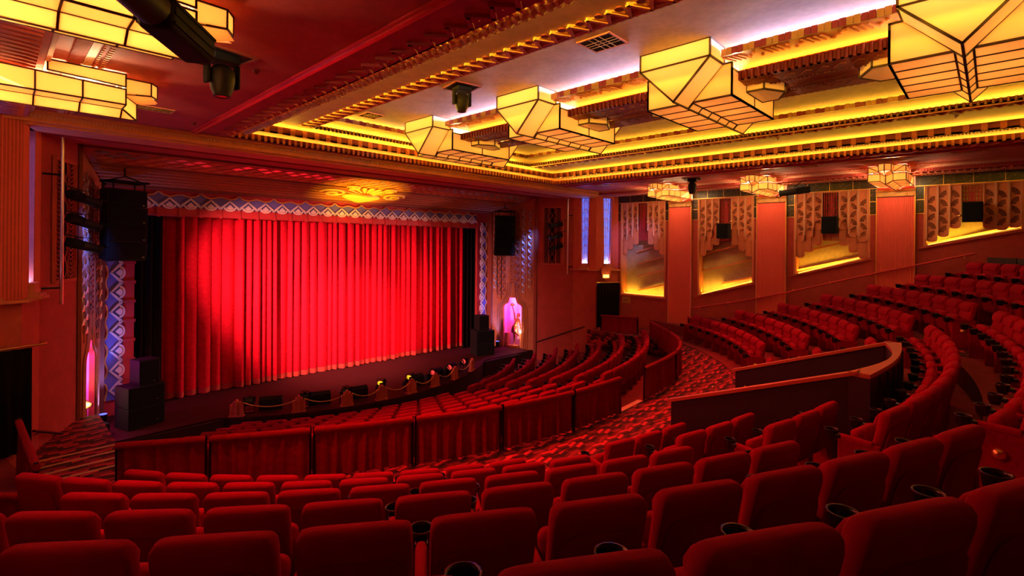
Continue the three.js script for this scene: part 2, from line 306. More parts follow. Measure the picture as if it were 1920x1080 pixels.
// lamps hidden in the troughs: a glowing tube and an area light of its size for each run
function coveRun(label, a, b, aim, height, color, nits, mat) { // upright strip of light from a to b (its middle line), facing aim
  const m = [(a[0] + b[0]) / 2, (a[1] + b[1]) / 2, (a[2] + b[2]) / 2], L = Math.hypot(b[0] - a[0], b[2] - a[2]);
  single('cove_lamp', label, 'cove light', rod([a[0] - m[0], 0, a[2] - m[2]], [b[0] - m[0], 0, b[2] - m[2]], 0.012, 6), mat, m, 0, 'hidden lamps in the ceiling troughs');
  areaLight([m[0] + aim[0] * 0.02, m[1], m[2] + aim[1] * 0.02], [m[0] + aim[0], m[1], m[2] + aim[1]], L, height, color, nits);
}
const coveNames = ['above the dentilled outer lip', 'above the square-blocked lip', 'above the pleated lip', 'above the inner gilt and red lip'];
for (let i = 0; i < 4; i++) {
  const l = LV[i], [ho, zo] = OUT[i], y = (l.y1 + TOPS[i]) / 2, gap = TOPS[i] - l.y1 - 0.01, zn = ZN - 0.3, n = [210, 260, 34, 85][i], x = ho - 0.06;
  for (const s of [-1, 1]) coveRun(`amber lamp strip in the long ceiling trough ${coveNames[i]}`, [XC + s * x, y, l.zf], [XC + s * x, y, zn], [-s, 0], gap, AMBER, n, M.glowAmber);
  coveRun(`amber lamp strip in the stage-end ceiling trough ${coveNames[i]}`, [XC - l.h, y, zo + 0.06], [XC + l.h, y, zo + 0.06], [0, 1], gap, AMBER, n, M.glowAmber);
}
for (const [a, b] of BZ) for (const s of [-1, 1]) {
  coveRun(s < 0 ? 'pale lilac lamp strip on the upper step of the middle ceiling beam' : 'amber lamp strip on the upper step of the middle ceiling beam', [XC + s * 0.34, 3.397, a + 0.03], [XC + s * 0.34, 3.397, b - 0.03], [s, 0], 0.1, s < 0 ? LILAC : AMBER, s < 0 ? 270 : 110, s < 0 ? M.glowWhite : M.glowAmber);
  coveRun('amber lamp strip on the lower step of the middle ceiling beam', [XC + s * 0.34, 3.15, a + 0.03], [XC + s * 0.34, 3.15, b - 0.03], [s, 0], 0.13, AMBER, 34, M.glowAmber);
}

// ------------------------------------------------------------------ side walls with their recessed screens
const NZ = [[-12.5, -10.3], [-8.82, -6.66], [-5.22, -2.98], [-1.54, 0.64]], PZ = [[-10.07, -9.1], [-6.49, -5.5], [-2.76, -1.785]];
const NB = [[-2.25, -2.25], [-2.03, -1.37], [-1.0, -0.32], [0.07, 0.6]];
function sideWall(name, right) {
  const s = new THREE.Shape(), sgn = right ? 1 : -1; // shape in (a = -z, Y)
  s.moveTo(12.66, BOTTOM); s.lineTo(12.66, Y0 + 0.1); s.lineTo(-BACK, Y0 + 0.1); s.lineTo(-BACK, BOTTOM);
  for (let i = 0; i < 4; i++) { const h = new THREE.Path(), [a, b] = NZ[i], [p, q] = NB[i]; h.moveTo(-a, p); h.lineTo(-a, 1.97); h.lineTo(-b, 1.97); h.lineTo(-b, q); s.holes.push(h); }
  const g = plate(s, 0.45, [right ? XR : XL - 0.45, 0, 0], [0, 0, -1], [0, 1, 0]); // u x v = (1,0,0)
  const w = struct(name, metreUV(g, 1.7), M.wallLow);
  part('recess_back', metreUV(span(right ? XR + 0.45 : XL - 0.45, right ? XR + 0.6 : XL - 0.6, BOTTOM, Y0, -12.9, BACK), 1.7), M.recess, w);
  return w;
}
const wallR = sideWall('wall_right', true), wallL = sideWall('wall_left', false);
struct('wall_back', metreUV(span(XL - 0.6, XR + 0.6, BOTTOM, Y2 + 0.3, BACK, BACK + 0.3), 1.7), M.wallLow);
struct('trim_roof_void', span(XL - 0.6, XR + 0.6, Y2 + 0.3, Y2 + 0.5, -20.6, BACK + 0.3), M.black);
for (const [n, x0, x1] of [['trim_roof_side', XL - 0.8, XL - 0.6], ['trim_roof_side', XR + 0.6, XR + 0.8]]) struct(n, span(x0, x1, BOTTOM, Y2 + 0.5, -20.6, BACK + 0.3), M.black);
// raised red facing between the recesses, with a chamfered sloping foot; gilt-edged black marble slips and frieze
for (const right of [true, false]) {
  const W = right ? wallR : wallL, X = (d) => right ? XR - d : XL + d;
  const zs = [-12.66, ...PZ.flat(), 0.9];
  part('cornice', metreUV(merge([span(X(0), X(1.15), 2.3, Y0, -13, BACK)]), 1), M.wall, W);
  const ribs = [], dots = []; for (let z = -12.9; z < 3.2; z += 0.07) ribs.push(box(0.015, 0.1, 0.035, X(1.155), 2.37, z)); for (let z = -12.9; z < 3.2; z += 0.085) dots.push(box(0.03, 0.025, 0.045, X(1.165), 2.435, z), box(0.05, 0.02, 0.05, X(0.2), 2.292, z));
  part('rib', ribs, M.ceiling, W).userData.kind = 'stuff'; part('bead', dots, M.salmon, W).userData.kind = 'stuff';
  for (let b = 0; b < 4; b++) {
    const z0 = b ? PZ[b - 1][1] : -12.66, z1 = b < 3 ? PZ[b][0] : 0.95, [n0, n1] = NZ[b], T = 4;
    for (let k = 0; k < T; k++) { const a = lerp(z0, z1, k / T), c = lerp(z0, z1, (k + 1) / T); part('marble_tile', metreUV(span(X(-0.01), X(0.03), 1.99, 2.29, a + 0.006, c - 0.006), 0.8), M.marble, W); }
    const edge = [span(X(0), X(0.035), 1.97, 1.99, z0, z1)];
    for (const [a, c, sl] of [[z0, n0, -1], [n1, z1, 1]]) if (Math.abs(c - a) > 0.08) {
      for (const [p, q] of [[1.55, 1.97], [1.12, 1.54]]) part('marble_tile', metreUV(span(X(-0.01), X(0.03), p, q, a + 0.02, c - 0.02), 0.8), M.marble, W);
      edge.push(span(X(0), X(0.035), 1.1, 1.99, a + 0.005, a + 0.02), span(X(0), X(0.035), 1.1, 1.99, c - 0.02, c - 0.005), span(X(0), X(0.034), 1.535, 1.555, a, c), span(X(0), X(0.034), 1.1, 1.12, a, c));
    }
    for (let k = 1; k < T; k++) { const a = lerp(z0, z1, k / T); edge.push(span(X(0), X(0.035), 1.99, 2.29, a - 0.006, a + 0.006)); }
    part('gilt_edge', edge, M.gold, W);
    // jamb and sill lining of the recess
    part('recess_lining', [span(X(-0.44), X(0.02), NB[b][0] - 0.02, 1.98, n0 - 0.03, n0 + 0.035), span(X(-0.44), X(0.02), NB[b][1] - 0.02, 1.98, n1 - 0.035, n1 + 0.03), span(X(-0.44), X(0.02), 1.96, 1.99, n0, n1)], M.salmon, W);
    part('dado_ledge', bar([X(0.02), NB[b][0] - 0.05, n0 - 0.1], [X(0.02), NB[b][1] - 0.05, n1 + 0.05], 0.07, 0.05), M.wall, W);
  }
}
// fluted red pilasters with gilt edges and a gilt stone cap
function pilaster(right, k) {
  const [a, b] = PZ[k], w = b - a, zc = (a + b) / 2, X = right ? XR : XL, s = right ? -1 : 1;
  const t = new THREE.Group(); t.name = 'pilaster'; t.position.set(X, -4.2, zc); (right ? wallR : wallL).add(t);
  const fl = []; const n = 20; for (let i = 0; i < n; i++) fl.push(new THREE.CylinderGeometry(w / n * 0.5, w / n * 0.5, 5.86, 6).translate(s * 0.09, 2.93, -w / 2 + (i + 0.5) * w / n));
  part('shaft', merge([box(0.12, 5.86, w, s * 0.04, 2.93, 0), ...fl]), M.rib, t);
  for (const e of [-1, 1]) part('gilt_strip', box(0.17, 6.05, 0.025, s * 0.05, 3.02, e * (w / 2 + 0.012)), M.gold, t);
  part('cap', metreUV(merge([box(0.2, 0.16, w + 0.03, s * 0.05, 5.96, 0), box(0.26, 0.07, w + 0.06, s * 0.06, 6.07, 0)]), 0.8), M.goldStone, t);
  return t;
}
for (let k = 0; k < 3; k++) { pilaster(true, k); pilaster(false, k); }

// ------------------------------------------------------------------ angled pylons with blue windows, and the wall to the stage frame
const PA = [19.0, -14.22], PB = [19.3, -13.14], PC = [20.4, -12.66], PF = [18.23, -15.9];
let winNo = 0;
for (const right of [true, false]) {
  const mx = (p) => [right ? p[0] : mirror(p[0]), p[1]];
  const seg = (name, p, q, y0, y1, mat, th = 0.3, holes) => {
    let a = mx(p), b = mx(q); const L = Math.hypot(b[0] - a[0], b[1] - a[1]), u = [(b[0] - a[0]) / L, 0, (b[1] - a[1]) / L];
    const s = new THREE.Shape(); s.moveTo(0, y0); s.lineTo(L, y0); s.lineTo(L, y1); s.lineTo(0, y1); if (holes) s.holes.push(holes(L));
    const g = plate(s, th, [a[0], 0, a[1]], u, [0, 1, 0]); // thickness along u x y
    const nrm = V(...u).cross(V(0, 1, 0)), toRoom = V(XC - a[0], 0, -8 - a[1]); if (nrm.dot(toRoom) > 0) { g.translate(-nrm.x * th, 0, -nrm.z * th); }
    return { o: struct(name, metreUV(g, 1.7), mat), a, u, L, n: nrm.dot(toRoom) > 0 ? nrm : nrm.negate() };
  };
  const nm = right ? 'wall_right_front' : 'wall_left_front';
  const hole = (w0, w1) => (L) => { const h = new THREE.Path(), c = L / 2; h.moveTo(c - w0, -0.85); h.lineTo(c + w0, -0.85); h.lineTo(c + w1, 2.2); h.lineTo(c - w1, 2.2); h.closePath(); return h; };
  const F1 = seg(nm, PA, PB, BOTTOM, 2.5, M.wall, 0.3, hole(0.14, 0.19)), F2 = seg(nm, PB, PC, BOTTOM, 2.5, M.wall, 0.3, hole(0.17, 0.24)), GW = seg(nm, PF, PA, BOTTOM, 2.5, M.wallLow);
  for (const [f, w0, w1] of [[F1, 0.14, 0.19], [F2, 0.17, 0.24]]) {
    const at = (d, y, out = 0) => [f.a[0] + f.u[0] * d + f.n.x * out, y, f.a[1] + f.u[2] * d + f.n.z * out], c = f.L / 2;
    const g = struct('window_' + (++winNo), poly([at(c - w0 - 0.02, -0.86, -0.16), at(c + w0 + 0.02, -0.86, -0.16), at(c + w1 + 0.02, 2.22, -0.16), at(c - w1 - 0.02, 2.22, -0.16)], 0.02), M.blueGlass);
    const lead = []; for (const e of [-0.45, 0, 0.45]) lead.push(bar(at(c + e * w0 * 1.1, -0.85, -0.14), at(c + e * w1 * 1.1, 2.2, -0.14), 0.02));
    for (let y = -0.6; y < 2.1; y += 0.42) { const w = lerp(w0, w1, (y + 0.85) / 3.05) * 0.9; lead.push(bar(at(c - w, y, -0.14), at(c, y + 0.24, -0.14), 0.024), bar(at(c, y + 0.24, -0.14), at(c + w, y, -0.14), 0.024), bar(at(c - w * 0.6, y - 0.05, -0.14), at(c, y + 0.12, -0.14), 0.01), bar(at(c, y + 0.12, -0.14), at(c + w * 0.6, y - 0.05, -0.14), 0.01)); }
    part('glazing_bar', lead, M.paleRelief, g);
    const p = at(c, 0.6, -0.12), q = at(c, 0.6, 1); areaLight(p, q, w0 * 2, 2.9, BLUE, 3);
    const lo = at(c, -0.84, -0.09), hi = at(c, 1, -0.11); areaLight(lo, hi, w0 * 1.8, 0.05, lin(0.45, 0.55, 1), 110, [f.n.x, 0, f.n.z]);
    // moulded sill block and the ledge below
    const sill = [0, 1, 2, 3].map((k) => { const w = [0.3, 0.36, 0.44, 0.5][k], y = [-0.9, -1.0, -1.07, -1.12][k], d = [0.1, 0.12, 0.2, 0.24][k]; const b = new THREE.BoxGeometry(w + (w0 - 0.14) * 2, [0.14, 0.08, 0.06, 0.05][k], d); return b.applyMatrix4(new THREE.Matrix4().makeBasis(V(...f.u), V(0, 1, 0), V(...f.u).cross(V(0, 1, 0))).setPosition(...at(c, y, d / 2 - 0.02))); });
    part('sill', sill, M.salmon, f.o);
    part('ledge', bar(at(-0.05, -1.14, 0.05), at(f.L + 0.05, -1.14, 0.05), 0.14, 0.05), M.salmon, f.o);
    const fl = []; for (let k = 0; k < 22; k++) { const d = (k + 0.5) / 22 * f.L; if (Math.abs(d - c) > w1 + 0.03) fl.push(rod(at(d, -1.1, 0.0), at(d, 2.4, 0.0), f.L / 90, 5)); }
    part('flute', fl, M.rib, f.o);
  }
  // carved grille in the wall to the stage frame
  const at = (d, y, out = 0) => [GW.a[0] + GW.u[0] * d + GW.n.x * out, y, GW.a[1] + GW.u[2] * d + GW.n.z * out], gl = GW.L;
  const gr = thing('wall_grille', right ? 'tall carved red grille with leaf openwork on the wall past the blue windows' : 'tall carved red grille on the wall behind the spotlight pole by the black exit drape', 'grille', at(gl * 0.45, -0.95), 0, 'carved wall grilles');
  const o = gr.position, rel = (d, y, out) => { const p = at(d, y, out); return [p[0] - o.x, p[1] - o.y, p[2] - o.z]; }, c = gl * 0.45;
  part('backing', poly([rel(c - 0.5, -0.9, 0.01), rel(c + 0.5, -0.9, 0.01), rel(c + 0.5, 1.8, 0.01), rel(c - 0.5, 1.8, 0.01)], 0.01), M.black, gr);
  const fr = [[-0.5, -0.9, 0.5, -0.9], [0.5, -0.9, 0.5, 1.8], [0.5, 1.8, -0.5, 1.8], [-0.5, 1.8, -0.5, -0.9]]; fr.forEach(([a, b, d, e]) => part('frame_bar', bar(rel(c + a, b, 0.03), rel(c + d, e, 0.03), 0.09, 0.07), M.wall, gr));
  const fret = []; for (const k of [-0.42, -0.17, 0.17, 0.42]) fret.push(bar(rel(c + k, -0.9, 0.03), rel(c + k, 1.8, 0.03), 0.03));
  for (let y = -0.85; y < 1.75; y += 0.1) for (const k of [-0.3, 0.3]) fret.push(bar(rel(c + k, y, 0.03), rel(c + k + 0.11, y + 0.09, 0.03), 0.02), bar(rel(c + k, y, 0.03), rel(c + k - 0.11, y + 0.09, 0.03), 0.02));
  for (let y = -0.85; y < 1.7; y += 0.45) { const pt = []; for (let i = 0; i <= 12; i++) { const a = i / 12; pt.push([0.11 * Math.sin(a * Math.PI), y + a * 0.45]); } for (const s of [-1, 1]) fret.push(tube(pt.map(([a, b]) => rel(c + s * a, b, 0.03)), 0.014, 12, 5)); }
  part('fretwork', fret, M.wall, gr);
}
// ------------------------------------------------------------------ cross beam in front of the stage, and the roof over the stage end
const fb = struct('trim_stage_beam', metreUV(merge([span(XL, XR, 2.24, 2.46, -14.2, -13.02), span(XL, XR, 2.2, 2.26, -13.95, -13.15), span(XL, XR, 2.4, 2.46, -13.05, -12.95)]), 2), M.salmon);
{ const r = []; for (let x = XL; x < XR; x += 0.06) r.push(box(0.03, 0.07, 0.02, x, 2.355, -13.015)); part('rib', r, M.peach, fb).userData.kind = 'stuff'; }
struct('trim_stage_ceiling', metreUV(span(XL, XR, 2.5, 2.6, -16.3, -14.2), 2), M.ceiling);
struct('trim_stage_ceiling', metreUV(span(XL, XR, 2.2, 2.26, -14.9, -14.2), 2), M.ceiling);

// ================================================================== PROSCENIUM
const ZO = -15.9, ZI = -18.15, ZB = -18.5, HO = 8.37, HI = 7.69, TO = 2.32, TI = 1.69;
{ // ring wall around the curtain
  const s = new THREE.Shape(); s.moveTo(XC - 8.6, BOTTOM); s.lineTo(XC + 8.6, BOTTOM); s.lineTo(XC + 8.6, 2.6); s.lineTo(XC - 8.6, 2.6);
  const h = new THREE.Path(); h.moveTo(XC - 6.88, STAGE - 0.02); h.lineTo(XC - 6.88, 0.8); h.lineTo(XC + 6.88, 0.8); h.lineTo(XC + 6.88, STAGE - 0.02); s.holes.push(h);
  struct('wall_stage', metreUV(plate(s, 0.2, [0, 0, ZB - 0.2], [1, 0, 0], [0, 1, 0]), 2), M.redPaint);
  struct('wall_stage_back', span(0.2, 19.5, BOTTOM, 3, -20.7, -20.5), M.black);
}
const outerFrame = struct('trim_stage_frame', metreUV(merge([span(XC - HO - 0.22, XC - HO, BOTTOM, 2.5, ZO - 0.1, ZO + 0.05), span(XC + HO, XC + HO + 0.22, BOTTOM, 2.5, ZO - 0.1, ZO + 0.05), span(XC - HO, XC + HO, TO, 2.5, ZO - 0.1, ZO + 0.05)]), 2), M.redPaint);
part('fillet', [span(XC - HO - 0.02, XC - HO + 0.05, BOTTOM, TO, ZO - 0.06, ZO + 0.1), span(XC + HO - 0.05, XC + HO + 0.02, BOTTOM, TO, ZO - 0.06, ZO + 0.1), span(XC - HO, XC + HO, TO - 0.05, TO + 0.02, ZO - 0.06, ZO + 0.1)], M.mouldDark, outerFrame);
const innerFrame = struct('trim_stage_frame', merge([span(XC - HI - 0.02, XC - HI + 0.1, STAGE, TI, ZB, ZI), span(XC + HI - 0.1, XC + HI + 0.02, STAGE, TI, ZB, ZI), span(XC - HI, XC + HI, TI - 0.1, TI + 0.02, ZB, ZI)]), M.mouldDark);
// splayed reveals: two sides with an arched statue niche each, and the sloping top
const reveals = [];
for (const right of [true, false]) {
  const sx = right ? 1 : -1, I = V(XC + sx * HI, 0, ZI), O = V(XC + sx * HO, 0, ZO), u = O.clone().sub(I), L = u.length(); u.normalize();
  const n = V(-sx * u.z, 0, sx * u.x).multiplyScalar(1); if (n.dot(V(-sx, 0, 0)) < 0) n.negate(); // towards the room
  const P = (d, y, out = 0) => [I.x + u.x * d + n.x * out, y, I.z + u.z * d + n.z * out];
  const s = new THREE.Shape(); s.moveTo(0, BOTTOM); s.lineTo(L, BOTTOM); s.lineTo(L, TO); s.lineTo(0, TI);
  const h = new THREE.Path(), c = 1.126, w = 0.5; // ogee-shouldered arch
  h.moveTo(c - w, -5.12); h.lineTo(c + w, -5.12); h.lineTo(c + w, -3.15); h.quadraticCurveTo(c + w, -2.95, c + w * 0.62, -2.92); h.quadraticCurveTo(c + w * 0.4, -2.88, c + w * 0.3, -2.62); h.lineTo(c - w * 0.3, -2.62); h.quadraticCurveTo(c - w * 0.4, -2.88, c - w * 0.62, -2.92); h.quadraticCurveTo(c - w, -2.95, c - w, -3.15); h.closePath(); s.holes.push(h);
  const g = plate(s, 0.12, P(0, 0), [u.x, 0, u.z], [0, 1, 0], 6), nn = V(u.x, 0, u.z).cross(V(0, 1, 0)); if (nn.dot(n) > 0) g.translate(-n.x * 0.12, 0, -n.z * 0.12);
  const rv = struct(right ? 'wall_stage_reveal_right' : 'wall_stage_reveal_left', metreUV(g, 1.7), M.reveal); reveals.push({ rv, P, n, u, L, c });
  // niche lining
  part('niche_back', poly([P(c - 0.62, -5.2, -0.62), P(c + 0.62, -5.2, -0.62), P(c + 0.62, -2.4, -0.62), P(c - 0.62, -2.4, -0.62)], 0.03), M.nicheBack, rv);
  for (const e of [-1, 1]) part('niche_side', poly([P(c + e * 0.6, -5.2, -0.1), P(c + e * 0.6, -5.2, -0.62), P(c + e * 0.6, -2.4, -0.62), P(c + e * 0.6, -2.4, -0.1)], 0.03), M.nicheBack, rv);
  part('niche_side', poly([P(c - 0.6, -2.42, -0.1), P(c + 0.6, -2.42, -0.1), P(c + 0.6, -2.42, -0.62), P(c - 0.6, -2.42, -0.62)], 0.03), M.nicheBack, rv);
  part('niche_floor', poly([P(c - 0.6, -5.12, 0.05), P(c + 0.6, -5.12, 0.05), P(c + 0.6, -5.12, -0.62), P(c - 0.6, -5.12, -0.62)], 0.06), M.salmon, rv);
  for (const e of [-1, 1]) part('niche_plinth', poly([P(c + e * 0.5, -5.1, -0.3), P(c + e * 0.34, -5.1, -0.3), P(c + e * 0.34, -4.4, -0.3), P(c + e * 0.5, -4.4, -0.3)], 0.3), M.salmon, rv);
  // flowing carved curtain lines around the niche head
  const drp = []; for (const e of [-1, 1]) for (const k of [0, 1, 2]) drp.push(tube([[c + e * (0.1 + 0.1 * k), -1.9, 0.02], [c + e * (0.12 + 0.1 * k), -2.35, 0.02], [c + e * (0.3 + 0.12 * k), -2.75, 0.02], [c + e * (0.56 + 0.1 * k), -2.98, 0.02], [c + e * (0.62 + 0.1 * k), -3.4, 0.02], [c + e * (0.62 + 0.1 * k), -5.1, 0.02]].map(([a, b, o]) => P(a, b, o)), 0.025, 24, 5));
  part('carved_roll', drp, M.reveal, rv);
  // upright bands of leaf relief
  const cols = [[0.14, M.silver, 1.35, -2.2], [0.38, M.mouldDark, 1.35, -2.5], [0.62, M.mouldDark, 1.4, -2.5], [1.4, M.mouldDark, 1.5, -2.3], [1.72, M.silver, 1.6, -2.35], [2.06, M.silver, 1.6, -2.1]];
  for (const [d, m, y1, y0] of cols) {
    const lf = []; let k = 0;
    for (let y = y0; y < y1; y += 0.17, k++) { const e = k % 2 ? 1 : -1; for (let q = 0; q < 3; q++) { const a = P(d - e * 0.075, y, 0.015), t1 = P(d + e * 0.08, y + 0.02 + q * 0.055, 0.05), t2 = P(d + e * 0.08, y + 0.065 + q * 0.055, 0.03); lf.push(poly([a, t1, t2], 0.02)); } }
    const o = part('leaf_relief', lf, m, rv); o.userData.kind = 'stuff';
    part('band_fillet', [bar(P(d - 0.12, y0 - 0.2, 0.01), P(d - 0.12, y1 + 0.1, 0.01), 0.025), bar(P(d + 0.12, y0 - 0.2, 0.01), P(d + 0.12, y1 + 0.1, 0.01), 0.025)], M.reveal, rv);
  }
  const ch = []; for (let y = -1.9; y < 1.5; y += 0.14) ch.push(bar(P(0.98, y, 0.02), P(1.1, y + 0.1, 0.03), 0.03), bar(P(1.1, y + 0.1, 0.03), P(1.22, y, 0.02), 0.03));
  part('leaf_relief', ch, M.mouldDark, rv).userData.kind = 'stuff';
  // lights of the niche: pink above, a small warm lamp carried by the figure
  const pl = P(c - 0.1, -2.75, -0.35); pointLight(pl, PINK, 9, 2);
  const lampTube = single('niche_lamp', right ? 'pink lamp tube in the head of the niche by the side seats' : 'pink lamp tube in the head of the niche by the black loudspeakers', 'lamp', new THREE.SphereGeometry(0.035, 10, 8), std(lin(1, 0.4, 0.8), 0.6, 0, { emissive: lin(1, 0.1, 0.8), emissiveIntensity: 3 }), pl, 0, 'niche lamps');
  const l2 = P(c + 0.36, -4.2, -0.12); pointLight(P(c + 0.3, -4.2, -0.02), WARM, 1.2, 2);
  reveals[reveals.length - 1].lamp = l2;
}
{ // sloping top with diamond bands and stepped fillets
  const A = [XC - HO, TO, ZO], B = [XC + HO, TO, ZO], C = [XC + HI, TI, ZI], D = [XC - HI, TI, ZI];
  const top = struct('wall_stage_reveal_top', metreUV(poly([A, B, C, D], 0.06), 2), M.reveal);
  const Q = (t, x, out = 0) => [x, lerp(TO, TI, t) - out * 0.963, lerp(ZO, ZI, t) + out * 0.27];
  const dia = [], dull = [];
  for (let r = 0; r < 4; r++) for (let x = XC - 7.9; x < XC + 7.9; x += 0.42) { const xx = x + (r % 2) * 0.21, t = 0.09 + r * 0.075; (r < 2 && R0() < 0.8 ? dia : dull).push(poly([Q(t - 0.035, xx, 0.03), Q(t, xx + 0.17, 0.03), Q(t + 0.035, xx, 0.05), Q(t, xx - 0.17, 0.03)], 0.02)); }
  part('diamond_relief', dia, M.silver, top).userData.kind = 'stuff'; part('diamond_relief', dull, M.salmon, top).userData.kind = 'stuff';
  for (const [t, w] of [[0.42, 0.1], [0.5, 0.05], [0.6, 0.07], [0.7, 0.07], [0.8, 0.07], [0.9, 0.07]]) part('fillet', bar(Q(t, XC - lerp(HO, HI, t) + 0.05, 0.03), Q(t, XC + lerp(HO, HI, t) - 0.05, 0.03), w, 0.07), t < 0.5 ? M.mouldDark : M.reveal, top);
  // shell medallion in the middle
  const md = new THREE.Group(); md.name = 'shell_medallion'; md.position.set(...Q(0.55, XC, 0.03)); md.userData.label = 'large gilded plaster shell with scrolls over the middle of the stage opening'; top.add(md);
  const o = md.position, rel = (t, x, out) => { const p = Q(t, x, out); return [p[0] - o.x, p[1] - o.y, p[2] - o.z]; };
  for (let k = 0; k < 9; k++) { const a0 = Math.PI * (0.06 + k * 0.098), a1 = a0 + Math.PI * 0.085, m = (a0 + a1) / 2, rr = 0.95 + 0.12 * Math.sin(m); part('shell_rib', loft([[a0, 0.3], [m, 0.45], [m, 0.8], [m, 1]].map(([a, f], i) => { const r = rr * f, hw = [0.01, 0.06, 0.12, 0.1][i], cx = -Math.cos(m) * r * 1.0, cy = -Math.sin(m) * r * 0.28; return Array.from({ length: 8 }, (_, q) => { const b = q / 8 * Math.PI * 2; return rel(0.62 + cy, XC - o.x + o.x - XC + XC + cx + Math.cos(b) * hw * Math.sin(m) , 0.07 + Math.sin(b) * 0.05); }); })), M.moulding, md); }
  for (const s of [-1, 1]) for (const [cx, r, t] of [[1.25, 0.42, 0.62], [0.75, 0.22, 0.36]]) { const pts = []; for (let i = 0; i <= 26; i++) { const a = i / 26 * Math.PI * 3.2, q = r * (1 - i / 32); pts.push(rel(t - Math.sin(a) * q * 0.32, XC + s * (cx + Math.cos(a) * q * 1.2), 0.06 + i * 0.002)); } part('scroll', tube(pts, 0.06, 60, 6), M.moulding, md); }
  const bowl = []; for (let i = 0; i <= 8; i++) { const f = i / 8, w = 0.85 * Math.sin(Math.PI * (0.12 + 0.76 * f)); bowl.push(Array.from({ length: 12 }, (_, q) => { const b = q / 12 * Math.PI * 2; return rel(0.72 + (f - 0.5) * 0.26 , XC + Math.cos(b) * w, 0.06 + Math.max(0, Math.sin(b)) * 0.16); })); }
  part('bowl', loft(bowl), M.moulding, md);
}
// ------------------------------------------------------------------ zigzag border around the curtain
{
  const bd = thing('curtain_border', 'painted zigzag and half-fan border in blue, pale lilac and red around the red curtain', 'border', [XC, STAGE, ZB]);
  const rel = (x, y, z) => [x - XC, y - STAGE, z - ZB], PER = 0.571;
  const fanG = (() => { const s = new THREE.Shape(); s.absarc(0, 0, 0.19, 0, Math.PI * 2); return s; })();
  function run(ox, oy, dx, dy, ex, ey, n) { // d along, e outward
    const at = (d, e, z) => rel(ox + dx * d + ex * e, oy + dy * d + ey * e, ZB + z);
    const back = new THREE.Shape(); back.moveTo(0, 0); back.lineTo(n * PER, 0); for (let i = n * 12; i >= 0; i--) { const d = i / 12 * PER, ph = (i / 24) % 1, e = 0.345 + 0.03 * Math.cos(i / 12 * Math.PI * 2) + (Math.abs(ph - 0.5) < 0.05 ? 0.05 : 0); back.lineTo(d, e); }
    const u = [dx, dy, 0], v = [ex, ey, 0], flip = dx * ey - dy * ex < 0, O = at(0, 0, flip ? 0.03 : 0.005);
    part('blue_band', plate(back, 0.02, O, u, v), M.bluePaint, bd);
    const wave = []; for (let i = 0; i <= n * 12; i++) { const ph = (i / 24) % 1; wave.push(at(i / 12 * PER, 0.375 + 0.03 * Math.cos(i / 12 * Math.PI * 2) + (Math.abs(ph - 0.5) < 0.05 ? 0.05 : 0), 0.025)); }
    part('wavy_edge', tube(wave, 0.026, n * 14, 5), M.orange, bd);
    for (let i = 0; i < n; i++) {
      const d = i * PER, z = [];
      for (const [o, w] of [[0, 0.035], [0.055, 0.022]]) z.push(bar(at(d, 0.0 + o, 0.05), at(d + PER / 2, 0.27 + o * 0.4, 0.05), w, 0.03), bar(at(d + PER / 2, 0.27 + o * 0.4, 0.05), at(d + PER, 0.0 + o, 0.05), w, 0.03));
      part('zigzag', z, M.paleRelief, bd);
      const c = at(d + PER / 2, 0.06, 0), fan = (r0, r1, h, m, nm) => { const s = new THREE.Shape(); for (let q = 0; q <= 12; q++) { const a = Math.PI + q / 12 * Math.PI; s[q ? 'lineTo' : 'moveTo'](Math.cos(a) * r1, Math.sin(a) * r1 * 0.72); } for (let q = 12; q >= 0; q--) { const a = Math.PI + q / 12 * Math.PI; s.lineTo(Math.cos(a) * r0, Math.sin(a) * r0 * 0.72 + (r0 ? 0 : 0)); } part(nm, plate(s, h, at(d + PER / 2, 0.075, flip ? 0.02 + h : 0.02), u, v), m, bd); };
      fan(0.13, 0.185, 0.045, M.paleRelief, 'fan_ring'); fan(0.1, 0.13, 0.03, M.orange, 'fan_ring');
      const tri = new THREE.Shape(); tri.moveTo(-0.1, 0); for (let q = 0; q <= 8; q++) { const a = Math.PI + q / 8 * Math.PI; tri.lineTo(Math.cos(a) * 0.1, Math.sin(a) * 0.072); } tri.lineTo(0, 0.1); part('fan_heart', plate(tri, 0.06, at(d + PER / 2, 0.075, flip ? 0.08 : 0.02), u, v), M.paleRelief, bd);
      part('border_panel', (() => { const q = [at(d + 0.05, -0.02, 0.0), at(d + PER - 0.04, -0.02, 0.0), at(d + PER - 0.04, -0.27, 0.05), at(d + 0.05, -0.27, 0.05)]; return poly(q, 0.05); })(), M.redPaint, bd);
      part('border_band', poly([at(d - 0.045, -0.02, 0.02), at(d + 0.045, -0.02, 0.02), at(d + 0.045, -0.3, 0.08), at(d - 0.045, -0.3, 0.08)], 0.05), M.redPaint, bd);
    }
  }
  run(XC - 6.86, 1.08, 1, 0, 0, 1, 24);
  run(XC - 7.14, 1.08, 0, -1, -1, 0, 10.5 | 0); run(XC + 7.14, 1.08, 0, -1, 1, 0, 10);
}
